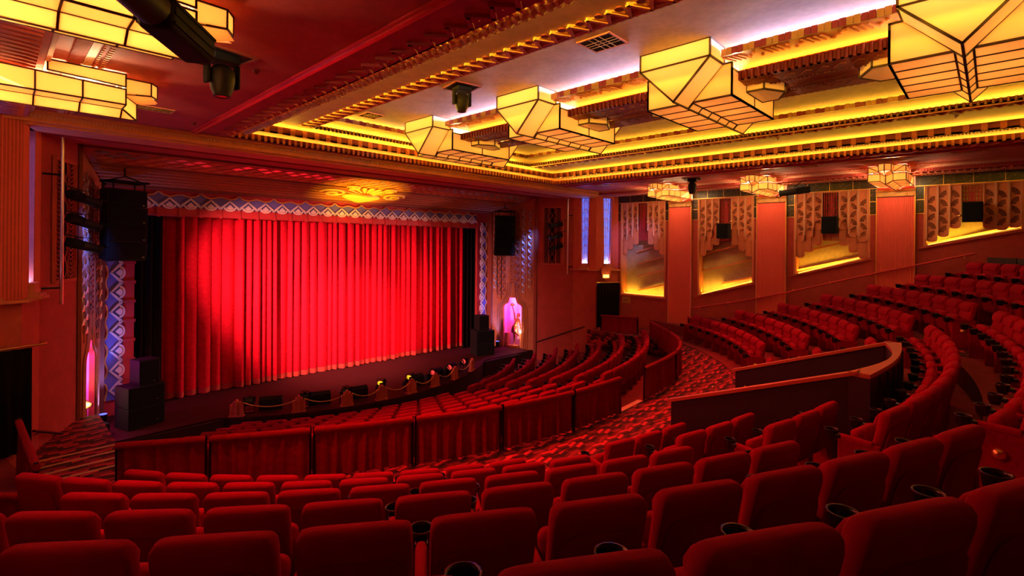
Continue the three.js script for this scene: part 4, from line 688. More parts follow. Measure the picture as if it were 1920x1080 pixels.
// ================================================================== LANTERNS
// panes are separate parts, leaded bars run along every pane edge
function paned(o, panes, bars, barW) { for (const p of panes) part('pane', poly(p, 0.008), M.pane, o); const g = []; const seen = new Set(); for (const p of bars || panes) for (let i = 0; i < p.length; i++) { const a = p[i], b = p[(i + 1) % p.length], k = [a, b].map((q) => q.map((v) => v.toFixed(2)).join()).sort().join('|'); if (seen.has(k)) continue; seen.add(k); g.push(bar(a, b, barW)); } part('leading', g, M.lead, o); }
const mir = (p, ax) => p.map((q) => q.map((v, i) => i === ax ? -v : v));
function ceilingLantern(z, label) { // hangs from the inner ceiling; local origin at the ceiling, y down negative
  const o = thing('ceiling_lantern', label, 'lantern', [XC, Y2, z], 0, 'stepped glass lanterns along the middle of the ceiling'), B = -0.303, K = -0.95, W = -0.86, hx = 1.671, hi = 1.075, wz = 0.635, wx = 1.11, oz = 0.785, P = [];
  for (const s of [-1, 1]) {
    P.push([[s * hx, 0, -wz], [s * hx, 0, wz], [s * hx, B, wz], [s * hx, B, -wz]]);
    P.push([[s * hx, B, -wz], [s * hx, B, wz], [s * hx, K, 0]]);
    for (const e of [-1, 1]) {
      P.push([[s * hx, 0, e * wz], [s * hi, 0, e * wz], [s * hi, B, e * wz], [s * hx, B, e * wz]]);
      P.push([[s * hx, B, e * wz], [s * hi, B, e * wz], [s * hi, K, 0], [s * hx, K, 0]]);
      // end faces of the side wings
      P.push([[s * wx, B, e * wz * 0.98], [s * wx, B, e * oz], [s * wx, W, e * oz], [s * wx, W, e * 0.09]]);
    }
  }
  for (const e of [-1, 1]) {
    const n = 5; for (let k = 0; k < n; k++) { const a = lerp(-wx, wx, k / n), b = lerp(-wx, wx, (k + 1) / n); P.push([[a, W, e * 0.09], [b, W, e * 0.09], [b, W, e * oz], [a, W, e * oz]]); P.push([[a, W, e * 0.09], [b, W, e * 0.09], [b, K, 0], [a, K, 0]]); }
    P.push([[-wx, B - 0.1, e * oz], [0, B - 0.1, e * oz], [0, W, e * oz], [-wx, W, e * oz]], [[0, B - 0.1, e * oz], [wx, B - 0.1, e * oz], [wx, W, e * oz], [0, W, e * oz]]);
    // small side box with a pointed nose
    const y0 = -0.42, y1 = -0.66, a = 0.42, q = oz + 0.3, t = oz + 0.52;
    P.push([[-a, y0, e * oz], [-a, y0, e * q], [-a, y1, e * q], [-a, y1, e * oz]], [[a, y0, e * oz], [a, y0, e * q], [a, y1, e * q], [a, y1, e * oz]], [[-a, y0, e * q], [0, y0, e * t], [0, y1, e * t], [-a, y1, e * q]], [[a, y0, e * q], [0, y0, e * t], [0, y1, e * t], [a, y1, e * q]], [[-a, y1, e * oz], [-a, y1, e * q], [0, y1, e * t], [a, y1, e * q], [a, y1, e * oz]]);
  }
  paned(o, P, null, 0.03);
  for (const s of [-1, 1]) { const b = part('bulb', [-0.4, 0, 0.4].map((q) => new THREE.SphereGeometry(0.04, 10, 8).translate(s * 1.42, -0.2, q)), M.glowWhite, o); for (const q of [-0.38, 0.38]) pointLight([XC + s * 1.4, Y2 - 0.2, z + q], WARM, 7.5, 3); }
  part('bulb', [-0.5, 0.5].map((q) => new THREE.SphereGeometry(0.04, 10, 8).translate(0, -0.5, q)), M.glowWhite, o); for (const q of [-0.45, 0.45]) pointLight([XC, Y2 - 0.55, z + q], WARM, 7.5, 3);
  areaLight([XC, Y2 - 0.98, z], [XC, -5, z], 2.2, 1.4, WARM, 0.6, [0, 0, 1]);
  for (const e of [-1, 1]) areaLight([XC, Y2 - 0.6, z + e * 1.33], [XC, Y2 - 0.6, z + e * 3], 1.8, 0.4, WARM, 0.35);
}
['farthest stepped amber glass lantern on the ceiling, nearest the stage', 'second stepped amber glass lantern on the ceiling from the stage', 'third stepped amber glass lantern on the ceiling from the stage', 'largest-looking stepped amber glass lantern, fourth on the ceiling from the stage'].forEach((l, i) => ceilingLantern(LZ[i], l));
function wallLantern(k, right, label) { // fixed over a pilaster; local x runs from the wall into the room
  const zc = (PZ[k][0] + PZ[k][1]) / 2, s = right ? -1 : 1, o = thing('wall_lantern', label, 'lantern', [right ? XR : XL, 1.85, zc], 0, right ? 'leaded wall lanterns over the far pilasters' : 'leaded wall lanterns over the near pilasters'), P = [];
  const f = 2.04, y0 = 0.14, y1 = 0.36, yk = 0.02, yt = 0.6, w = 0.46, c = 0.15, pr = 2.24, X = (p) => p.map(([a, b, d]) => [s * a, b, d]);
  for (const e of [-1, 1]) {
    P.push([[f, y0, e * c], [f, y0, e * w], [f, y1, e * w], [f, y1, e * c]]); // front panel
    for (let q = 0; q < 4; q++) { const a = lerp(f, 0.12, q / 4), b = lerp(f, 0.12, (q + 1) / 4); P.push([[a, y0, e * w], [b, y0, e * w], [b, y1 + 0.08 * (q + 1) / 4, e * w], [a, y1 + 0.08 * q / 4, e * w]], [[a, y0, e * c], [b, y0, e * c], [b, y0, e * w], [a, y0, e * w]], [[a, y0, e * c], [b, y0, e * c], [b, yk, 0], [a, yk, 0]]); }
    P.push([[f, y0, e * c], [f, y1, e * c], [pr, y1 - 0.09, 0], [pr, yk, 0]]); // prow
    P.push([[f, y0, e * c], [pr, yk, 0], [f, yk, 0]]);
    P.push([[f, y1, e * c], [pr, y1 - 0.09, 0], [2.5, yt - 0.2, 0], [2.4, yt - 0.2, e * c]]); // sloping diamond
    P.push([[2.5, yt - 0.2, 0], [2.5, yt, 0], [2.4, yt, e * c], [2.4, yt - 0.2, e * c]]); // top box
    P.push([[2.4, yt - 0.2, e * c], [2.4, yt, e * c], [f, yt, e * (c + 0.02)], [f, y1, e * c]]);
    P.push([[f, y1 + 0.04, e * c], [f, yt, e * c], [f, yt - 0.02, e * (w - 0.01)]], [[f, y1 + 0.04, e * c], [f, yt - 0.02, e * (w - 0.01)], [f, y1 + 0.04, e * (w - 0.01)]]); // wing in two triangles
    P.push([[f, y1 + 0.04, e * (w - 0.01)], [f, yt - 0.02, e * (w - 0.01)], [1.2, yt - 0.02, e * (w - 0.01)], [1.2, y1 + 0.08, e * (w - 0.01)]]);
  }
  paned(o, P.map(X), null, 0.02);
  part('bulb', [0.6, 1.3, 1.9].map((q) => new THREE.SphereGeometry(0.035, 10, 8).translate(s * q, 0.28, 0)), M.glowWhite, o);
  for (const q of [0.7, 1.7]) pointLight([(right ? XR : XL) + s * q, 1.85 + 0.27, zc], WARM, 26, 3);
  areaLight([(right ? XR : XL) + s * 1.1, 1.84, zc], [(right ? XR : XL) + s * 1.1, -5, zc], 1.7, 0.85, WARM, right ? 3 : 2, [0, 0, 1]);
  for (const e of [-1, 1]) areaLight([(right ? XR : XL) + s * 1.15, 2.08, zc + e * 0.5], [(right ? XR : XL) + s * 1.0, 1.7, zc + e * 2], 1.7, 0.26, WARM, right ? 10 : 4);
}
wallLantern(0, true, 'leaded amber wall lantern over the pilaster nearest the blue windows'); wallLantern(1, true, 'leaded amber wall lantern beside the black wall spotlight'); wallLantern(2, true, 'leaded amber wall lantern over the pilaster of the third and fourth screens');
wallLantern(0, false, 'leaded amber wall lantern above the blue window and black exit drape'); wallLantern(1, false, 'leaded amber wall lantern crossed by the long black profile spotlight'); 

// ================================================================== FRETTED WALL SCREENS
// openwork leaf column: rounded foot, stacked fans of slots
function fretColumn(w, top, foot, depth, fans) {
  const s = new THREE.Shape(), h = w / 2; s.moveTo(-h, top); s.lineTo(-h, foot + h * 0.8); s.quadraticCurveTo(-h, foot, 0, foot); s.quadraticCurveTo(h, foot, h, foot + h * 0.8); s.lineTo(h, top); s.closePath();
  if (fans) for (let y = foot + 0.14, k = 0; y < top - 0.3; y += 0.27, k++) {
    const e = k % 2 ? 1 : -1, cx = -e * h * 0.62, cy = y;
    for (let q = 0; q < 6; q++) { const a0 = (0.05 + q * 0.155) * Math.PI / 2, a1 = a0 + 0.105 * Math.PI / 2, r0 = 0.085, r1 = Math.min(0.25, w * 0.86), p = new THREE.Path(); [[r0, a0], [r1, a0], [r1, a1], [r0, a1]].forEach(([r, a], i) => p[i ? 'lineTo' : 'moveTo'](cx + e * Math.cos(a) * r * 0.82, cy + Math.sin(a) * r)); p.closePath(); s.holes.push(p); }
  }
  return new THREE.ExtrudeGeometry(s, { depth, bevelEnabled: false, curveSegments: 6 });
}
const screenNames = ['pink-lit salmon fretted screen with scalloped edge, beside the blue windows', 'salmon fretted screen with scalloped edge over two amber slats', 'salmon fretted screen with scalloped edge beside the black wall spotlight', 'salmon fretted screen cut off low by the sloping dado'];
function wallScreen(b, right) {
  const [n0, n1] = NZ[b], zc = (n0 + n1) / 2, W = n1 - n0 - 0.06, X = right ? XR : XL, s = right ? -1 : 1;
  const o = thing('fretted_screen', right ? screenNames[b] : 'fretted screen on the lantern wall', 'screen', [X, 0, zc], 0, 'fretted wall screens');
  const turn = (g, d) => g.rotateY(s < 0 ? -Math.PI / 2 : Math.PI / 2).translate(s * d, 0, 0); // local z out of the wall
  const cw = W * 0.129, gw = W * 0.2, cols = [];
  const outline = [[0, 0.2, -0.38], [1, 0.36, -0.17], [2, 0.62, 0.06]];
  for (const e of [-1, 1]) for (const [k, fb, ub] of outline) {
    const z = e * (W / 2 - cw * (k + 0.5)), hasU = b < 3, f0 = b < 3 ? fb : e > 0 ? (k === 0 ? 0.62 : 0.5 + 0.05 * k) : fb;
    const g = turn(fretColumn(cw * 0.98, 1.95, f0, 0.04, true), -0.06); g.translate(0, 0, z); part('fret_panel', g, M.salmon, o);
    part('fillet', [box(0.07, 1.95 - f0 - 0.08, 0.028, s * 0.0, (1.95 + f0 + 0.08) / 2, z - cw / 2 + 0.014), box(0.07, 1.95 - f0 - 0.08, 0.028, s * 0.0, (1.95 + f0 + 0.08) / 2, z + cw / 2 - 0.014)], M.peach, o);
    part('backing', turn(fretColumn(cw * 0.96, 1.95, f0 + 0.02, 0.012, false), -0.16).translate(0, 0, z), M.backing, o);
    if (hasU) { const us = []; for (let q = 0; q < 4; q++) { const w = cw * (0.98 - q * 0.24), g2 = turn(fretColumn(w, f0 + 0.25, ub + q * 0.035, 0.03, false), -0.12 + (q % 2 ? 0.0 : 0.035) + 0.008 * q); g2.translate(0, 0, z); us.push(g2); } part('scallop', us, M.salmon, o); }
  }
  // red centre grille
  const gr = [], gy0 = b < 3 ? 0.26 : 0.85; for (let k = 0; k <= 6; k++) gr.push(box(0.03, 1.95 - gy0, 0.025, s * -0.12, (1.95 + gy0) / 2, lerp(-gw / 2, gw / 2, k / 6))); for (let k = 0; k <= 9; k++) gr.push(box(0.03, 0.025, gw, s * -0.12, lerp(gy0, 1.95, k / 9), 0)); gr.push(box(0.02, 0.9, gw * 0.18, s * -0.13, 1.3, 0));
  part('centre_grille', gr, M.redPaint, o);
  for (const e of [-1, 1]) part('knob', [new THREE.SphereGeometry(0.05, 10, 8).translate(s * 0.04, b === 0 ? 1.05 : 1.0, e * gw * 0.62), rod([s * -0.05, b === 0 ? 1.05 : 1.0, e * gw * 0.62], [s * 0.04, b === 0 ? 1.05 : 1.0, e * gw * 0.62], 0.015, 6)], M.brass, o);
  part('head_rail', box(0.08, 0.05, W, s * -0.02, 1.955, 0), M.salmon, o);
  // sloping slats across the lit back of the recess
  const slope = 0.27, sl = b === 0 ? [-1.95, -1.3, -0.72, -0.15] : b === 1 ? [-1.45, -0.75, -0.05] : b === 2 ? [-0.55, 0.1] : [0.42];
  sl.forEach((y, i) => { const st = b === 0 ? -0.35 : b === 1 && i === 0 ? -0.2 : -W / 2 + 0.02; part('slat', bar([s * -0.34, y + slope * (st - 0), st], [s * -0.34, y + slope * (W / 2 - 0.02), W / 2 - 0.02], 0.09, 0.06), M.salmon, o); });
  if (b && right) { const sp = thing('wall_speaker', ['', 'small black loudspeaker box on the screen over two amber slats', 'black loudspeaker box on the screen beside the black wall spotlight', 'black loudspeaker box on the screen cut by the sloping dado'][b], 'loudspeaker', [X + s * 0.2, [0, 0.62, 0.78, 1.1][b], zc + 0.02], 0, 'black wall loudspeakers'); part('cabinet', rbox(0.3, 0.6, 0.46, 0.02), M.black, sp); part('grille', box(0.02, 0.54, 0.4, s * 0.155, 0, 0), M.speakerGrille, sp); part('bracket', box(0.3, 0.06, 0.06, -s * 0.25, 0, 0), M.metal, sp); }
  // amber lamp along the sill of the recess
  const y0 = NB[b][0] + 0.05, y1 = NB[b][1] + 0.05, a = [X - s * 0.24, y0, n0 + 0.06], c = [X - s * 0.24, y1, n1 - 0.06], m = [X - s * 0.24, (y0 + y1) / 2, zc], L = Math.hypot(n1 - n0, y1 - y0) - 0.1;
  single('sill_lamp', right ? ['amber lamp strip on the level sill of the pink-lit screen', 'amber lamp strip on the sill under the second screen', 'amber lamp strip on the sill under the third screen', 'amber lamp strip on the sill under the low-cut screen'][b] : 'amber lamp strip on a sill of the lantern wall', 'lamp strip', rod([0, y0 - m[1], a[2] - zc], [0, y1 - m[1], c[2] - zc], 0.015, 6), M.glowAmber, m, 0, 'lamp strips in the wall recesses');
  const l = areaLight([m[0], m[1] + 0.03, m[2]], [m[0] - s * 0.5, m[1] + 0.6, m[2] - (y1 - y0) / L * 0.5], L, 0.05, AMBER, right ? 46 : 30, [1, 0, 0]);
}
for (let b = 0; b < 4; b++) wallScreen(b, true);
wallScreen(0, false); wallScreen(1, false);

// ================================================================== CEILING AND WALL FITTINGS
for (const s of [-1, 1]) { // carved strips beside the side cornices
  const X = (x) => s < 0 ? x : mirror(x), sc = [], tri = [], rib = [], dot = [];
  for (let z = -12.8; z < 2.5; z += 0.16) { sc.push(cyl(0.07, 0.05, 0.03, X(0.0), 2.292, z, 8), cyl(0.07, 0.05, 0.03, X(-0.1), 2.294, z + 0.08, 8)); tri.push(poly([[X(0.06), 2.29, z], [X(0.06), 2.29, z + 0.14], [X(0.4), 2.27, z + 0.07]], 0.03)); }
  for (let z = -12.8; z < 2.5; z += 0.045) rib.push(box(0.14, 0.02, 0.022, X(0.785), Y0 - 0.008, z));
  for (let z = -12.8; z < 2.5; z += 0.1) dot.push(box(0.035, 0.03, 0.05, X(1.06), Y0 - 0.012, z), box(0.03, 0.03, 0.04, X(0.99), Y0 - 0.012, z + 0.05), box(0.03, 0.012, 0.05, X(1.09), Y0 - 0.006, z + 0.05));
  for (const [n, g, m] of [['scale_relief', sc, M.peach], ['triangle_relief', tri, M.wall], ['rib', rib, M.wall], ['bead', dot, M.salmon]]) part(n, g, m, ceiling).userData.kind = 'stuff';
  part('fillet', [span(X(0.46), X(0.55), Y0 - 0.06, Y0, -12.9, BACK), span(X(0.87), X(0.96), Y0 - 0.012, Y0, -12.9, BACK)], M.peach, ceiling);
}
function ceilingVent(x, z, y, w, d, label) {
  const o = thing('ceiling_vent', label, 'vent', [x, y, z], 0, 'ceiling vents'); part('backing', box(w, 0.012, d, 0, -0.006, 0), M.black, o);
  for (const [a, b, c, e] of [[w + 0.05, 0.03, 0, d / 2], [w + 0.05, 0.03, 0, -d / 2], [0.03, d + 0.05, w / 2, 0], [0.03, d + 0.05, -w / 2, 0]]) part('frame_bar', box(a, 0.02, b, c, -0.01, e), M.salmon, o);
  for (const k of [-0.14, 0, 0.14]) { part('bar', box(0.008, 0.008, d, k * w * 1.2, -0.016, 0), M.gold, o); part('bar', box(w, 0.008, 0.008, 0, -0.016, k * d * 1.2), M.gold, o); }
}
ceilingVent(7.18, -4.8, Y2, 0.56, 0.62, 'black square vent with gilt cross bars between the third lantern and zigzag moulding'); ceilingVent(7.08, -12.1, Y2, 0.5, 0.5, 'black square vent with gilt bars in the stage-end corner of the coffer');
ceilingVent(2.08, -11.18, Y0, 0.58, 0.3, 'black grille vent in the red ceiling by the lantern wall'); ceilingVent(17.2, -11.4, Y0, 0.5, 0.6, 'dark vent in the red ceiling near the blue windows'); ceilingVent(17.05, -4.0, Y0, 0.35, 0.5, 'dark vent in the red ceiling over the handrail block'); ceilingVent(17.05, -0.46, Y0, 0.22, 0.6, 'narrow black vent in the red ceiling above the rearmost far rows');
for (const [x, z, y] of [[2.62, -7.6, Y0], [2.9, -11.9, Y0], [6.45, -8.2, Y2], [6.45, -4.3, Y2], [6.3, -11.0, Y2], [14.6, -9.0, TOPS[1]], [14.7, -4.2, TOPS[1]], [14.8, -0.6, TOPS[1]]]) single('ceiling_sensor', y === Y0 ? 'small round fitting on the red ceiling' : y === Y2 ? 'small round fitting on the pale coffer ceiling' : 'small round fitting on the amber-lit coffer step', 'sensor', [cyl(0.05, 0.04, 0.03, 0, -0.015, 0, 12), cyl(0.02, 0.02, 0.03, 0, -0.04, 0, 8)], y === Y0 ? M.mouldDark : M.cream, [x, y, z], 0, 'small ceiling fittings');
function movingHead(x, y, z, label, turn = 0) {
  const o = thing('moving_head_light', label, 'stage light', [x, y, z], turn, 'moving head lights in ceiling hatches');
  part('hatch', [box(0.56, 0.012, 0.56, 0, -0.006, 0)], M.black, o); for (const [a, b, c, d] of [[0.62, 0.04, 0, 0.3], [0.62, 0.04, 0, -0.3], [0.04, 0.62, 0.3, 0], [0.04, 0.62, -0.3, 0]]) part('hatch_frame', box(a, 0.025, b, c, -0.012, d), M.mouldDark, o);
  part('base', rbox(0.34, 0.1, 0.3, 0.02, 0, -0.06, 0), M.black, o); for (const s of [-1, 1]) part('yoke_arm', rbox(0.05, 0.32, 0.12, 0.02, s * 0.19, -0.25, 0), M.black, o);
  part('head', new THREE.LatheGeometry([[0, -0.14], [0.1, -0.15], [0.15, -0.22], [0.155, -0.34], [0.13, -0.46], [0.1, -0.52], [0.1, -0.55], [0.07, -0.55], [0.07, -0.53], [0, -0.53]].map(([r, q]) => new THREE.Vector2(r, q)), 20), M.metal, o);
  part('lens', cyl(0.07, 0.07, 0.01, 0, -0.54, 0, 16), M.blackGloss, o);
}
movingHead(2.1, Y0, -7.32, 'black moving head light in a hatch of the red ceiling by the lanterns', 0.2); movingHead(7.15, Y2, -8.42, 'black moving head light in a hatch of the pale coffer ceiling', -0.2); movingHead(17.62, Y0, -7.87, 'black moving head light under the red ceiling over the far rows', 0.3);
// profile spotlights: barrel along a direction, yoke above
function profileSpot(p, dir, len, label, group, grip, scale = 1) {
  const o = thing('profile_spotlight', label, 'stage light', p, 0, group), d = V(...dir).normalize(), m = new THREE.Matrix4().lookAt(V(0, 0, 0), d, V(0, 1, 0)), T = (g) => g.scale(scale, scale, scale).applyMatrix4(m);
  part('lamp_house', T(merge([rbox(0.24, 0.24, 0.34 * len, 0.05, 0, 0, 0.2 * len), ...[-1, 0, 1].map((k) => box(0.26, 0.02, 0.3 * len, 0, k * 0.07, 0.2 * len))])), M.black, o);
  part('lens_tube', T(merge([cyl(0.11, 0.12, 0.45 * len, 0, 0, 0, 14).rotateX(-Math.PI / 2).translate(0, 0, -0.2 * len), cyl(0.13, 0.13, 0.05, 0, 0, 0, 14).rotateX(-Math.PI / 2).translate(0, 0, -0.4 * len)])), M.metal, o);
  part('lens', T(cyl(0.1, 0.1, 0.01, 0, 0, 0, 14).rotateX(-Math.PI / 2).translate(0, 0, -0.43 * len)), M.blackGloss, o);
  for (const [a, b, r] of [[0, 0.13, -0.5], [0, -0.13, 0.5]]) part('barn_door', T(box(0.2, 0.01, 0.14, 0, 0, -0.07, 0, r).translate(a, b, -0.42 * len)), M.black, o);
  part('yoke', [bar([-0.15 * scale, 0, 0], [-0.15 * scale, 0.2 * scale, 0], 0.03 * scale, 0.015), bar([0.15 * scale, 0, 0], [0.15 * scale, 0.2 * scale, 0], 0.03 * scale, 0.015), bar([-0.15 * scale, 0.2 * scale, 0], [0.15 * scale, 0.2 * scale, 0], 0.03 * scale, 0.015), rod([0, 0.2 * scale, 0], grip, 0.014, 6)], M.metal, o);
  return o;
}
for (const right of [true, false]) {
  const px = right ? 18.66 : mirror(18.66), pz = -14.3, o = thing('spotlight_pole', right ? 'thin vertical light pole on the wall beside the carved grille' : 'thin brass-toned vertical light pole on the wall past the blue window', 'pole', [px, -1.35, pz]);
  part('pole', cyl(0.035, 0.035, 3.6, 0, 1.8, 0, 10), M.steel, o); for (const y of [0.35, 2.75]) part('bracket', bar([0, y, 0], [right ? 0.3 : -0.3, y, 0.02], 0.05, 0.04), M.black, o);
  [[0.95, 0], [0.42, 1], [-0.1, 2]].forEach(([y, k]) => { const nm = ['top', 'middle', 'lowest'][k]; profileSpot([px + (right ? -0.34 : 0.38), y, pz - 0.4], [POLE_AIM[right ? 'right' : 'left'][k][0] - (right ? 18.34 : 1.42), POLE_AIM[right ? 'right' : 'left'][k][1] - y, -4.59], 1, right ? `${nm} black profile spotlight on the pole beside the carved grille` : `${nm} black profile spotlight on the brass-toned pole by the hanging loudspeakers`, right ? 'spotlights on the pole by the grille' : 'spotlights on the brass-toned pole', [right ? 0.3 : -0.34, 0.24, 0.35], 0.85); });
}
profileSpot(atY(278, 8, 1.98).toArray(), [-0.66, 0.1, 0.73], 1.75, 'large black profile spotlight hanging across the near wall lantern', 'large profile spotlights', [-0.05, 0.47, 0.05], 1.25);
profileSpot([19.2, 1.93, -4.9], [-0.35, -0.14, -1.0], 1.25, 'black profile spotlight hung on the far wall between two lanterns', 'large profile spotlights', [0.15, 0.37, 0.2], 0.95);

// ------------------------------------------------------------------ hanging loudspeakers and floor stacks
for (const right of [true, false]) {
  const x = right ? 17.2 : mirror(17.2), o = thing('line_array', right ? 'black hanging loudspeaker array in front of the statue reveal' : 'black hanging loudspeaker array beside the brass-toned light pole', 'loudspeaker', [x, -0.5, -17.0], right ? -0.42 : 0.42, 'hanging loudspeaker arrays');
  for (let k = 0; k < 4; k++) { const y = 1.67 - k * 0.475, zz = -0.012 * (3 - k) * (3 - k) + 0.0, sh = new THREE.Shape(); sh.moveTo(-0.5, -0.25); sh.lineTo(0.5, -0.25); sh.lineTo(0.36, 0.28); sh.lineTo(-0.36, 0.28); sh.closePath(); const g = new THREE.ExtrudeGeometry(sh, { depth: 0.455, bevelEnabled: true, bevelSize: 0.008, bevelThickness: 0.008, bevelSegments: 1 }).rotateX(-Math.PI / 2).translate(0, -0.23, 0); g.rotateX(0.05 * k).translate(-0.025 * k * (right ? 1 : 1), y, zz); const c = part('cabinet', g, M.black, o); part('grille', box(0.94, 0.42, 0.012, -0.025 * k, y - 0.01, 0.262 + zz, 0, 0.05 * k), M.speakerGrille, c); part('badge', box(0.05, 0.012, 0.006, 0.4 - 0.025 * k, y - 0.18, 0.272 + zz), M.brass, c); }
  const f = []; for (const s of [-1, 1]) f.push(bar([s * 0.42, 2.1, -0.25], [s * 0.42, 2.1, 0.3], 0.06), bar([s * 0.4, 1.9, 0.2], [s * 0.4, 2.12, 0.2], 0.025), bar([s * 0.4, 1.9, -0.2], [s * 0.4, 2.12, -0.2], 0.025)); f.push(bar([-0.42, 2.1, 0.28], [0.42, 2.1, 0.28], 0.05), bar([-0.42, 2.1, -0.22], [0.42, 2.1, -0.22], 0.05), bar([-0.42, 2.12, 0.1], [0, 2.26, 0.02], 0.03), bar([0.42, 2.12, 0.1], [0, 2.26, 0.02], 0.03), rod([0, 2.24, 0.02], [0, 2.54, 0.0], 0.02, 6)); part('rigging_frame', f, M.black, o);
  const sx = right ? 15.85 : 2.92, st = thing('subwoofer', right ? 'large black subwoofer stack on the stage near the lit statue' : 'large black subwoofer stack on the stage at the blue-lit border', 'loudspeaker', [sx, STAGE, -17.05], right ? -0.3 : 0.3, 'subwoofer stacks');
  for (let k = 0; k < 2; k++) { const c = part('cabinet', rbox(0.92, 0.56, 0.7, 0.02, 0, 0.285 + k * 0.57, 0), M.black, st); part('grille', box(0.84, 0.48, 0.012, 0, 0.285 + k * 0.57, 0.352), M.speakerGrille, c); part('badge', box(0.05, 0.012, 0.006, 0.26, 0.14 + k * 0.57, 0.361), M.brass, c); }
  const tp = thing('stage_loudspeaker', right ? 'black loudspeaker box on top of the stack near the lit statue' : 'black loudspeaker box on top of the stack at the blue-lit border', 'loudspeaker', [sx + (right ? -0.05 : 0.1), STAGE + 1.135, -17.05], right ? -0.3 : 0.3, 'boxes on the subwoofers'); part('cabinet', rbox(0.52, 0.68, 0.5, 0.02, 0, 0.34, 0), M.black, tp); part('grille', box(0.46, 0.6, 0.012, 0, 0.34, 0.253), M.speakerGrille, tp); part('badge', box(0.04, 0.01, 0.006, 0.1, 0.08, 0.262), M.brass, tp);
}
{ const o = thing('stage_monitor', 'small black box on the stage end below the pink-lit wall', 'loudspeaker', [1.95, STAGE, -16.6], 0.3); part('cabinet', rbox(0.4, 0.32, 0.35, 0.02, 0, 0.2, 0), M.black, o); part('foot', [box(0.3, 0.04, 0.25, 0, 0.02, 0)], M.black, o); }

for (const [x, z, l] of [[2.2, -17.72, 'small black floor uplight behind the loudspeaker stack at the blue-lit border'], [17.45, -17.67, 'small black floor uplight behind the loudspeaker stack near the lit statue']]) { const o = thing('floor_uplight', l, 'stage light', [x, STAGE, z], 0, 'floor uplights'); part('can', [cyl(0.1, 0.08, 0.24, 0, 0.17, 0, 14), box(0.24, 0.04, 0.2, 0, 0.02, 0)], M.black, o); part('lens', cyl(0.09, 0.09, 0.01, 0, 0.295, 0, 14), std(lin(0.2, 0.3, 1), 0.5, 0, { emissive: lin(0.1, 0.16, 1), emissiveIntensity: 1.5 }), o); }
// ------------------------------------------------------------------ stage lip: fluted posts, rope, footlights, wedges
const lipZ = (X) => -22.13 + Math.sqrt(64 - (X - XC) ** 2);
const POSTS = [5.02, 6.46, 7.76, 8.85, 9.98, 11.05, 12.15, 13.48];
POSTS.forEach((x, k) => {
  const o = thing('rope_post', k === 0 ? 'red fluted stage-edge post at the dark end of the rope line' : k === 7 ? 'red fluted stage-edge post at the statue end of the rope line' : `red fluted stage-edge post, ${ORD[k]} from the dark end of the rope`, 'post', [x, STAGE, lipZ(x) - 0.12], Math.asin((x - XC) / 8), 'fluted posts along the stage edge');
  part('shaft', [-2, -1, 0, 1, 2].map((q) => rbox(0.075, [0.36, 0.44, 0.5, 0.44, 0.36][q + 2], 0.12, 0.03, q * 0.07, [0.18, 0.22, 0.25, 0.22, 0.18][q + 2], q === 0 ? 0.02 : 0)), M.wall, o); part('base', box(0.4, 0.04, 0.16, 0, 0.02, 0), M.wall, o);
});
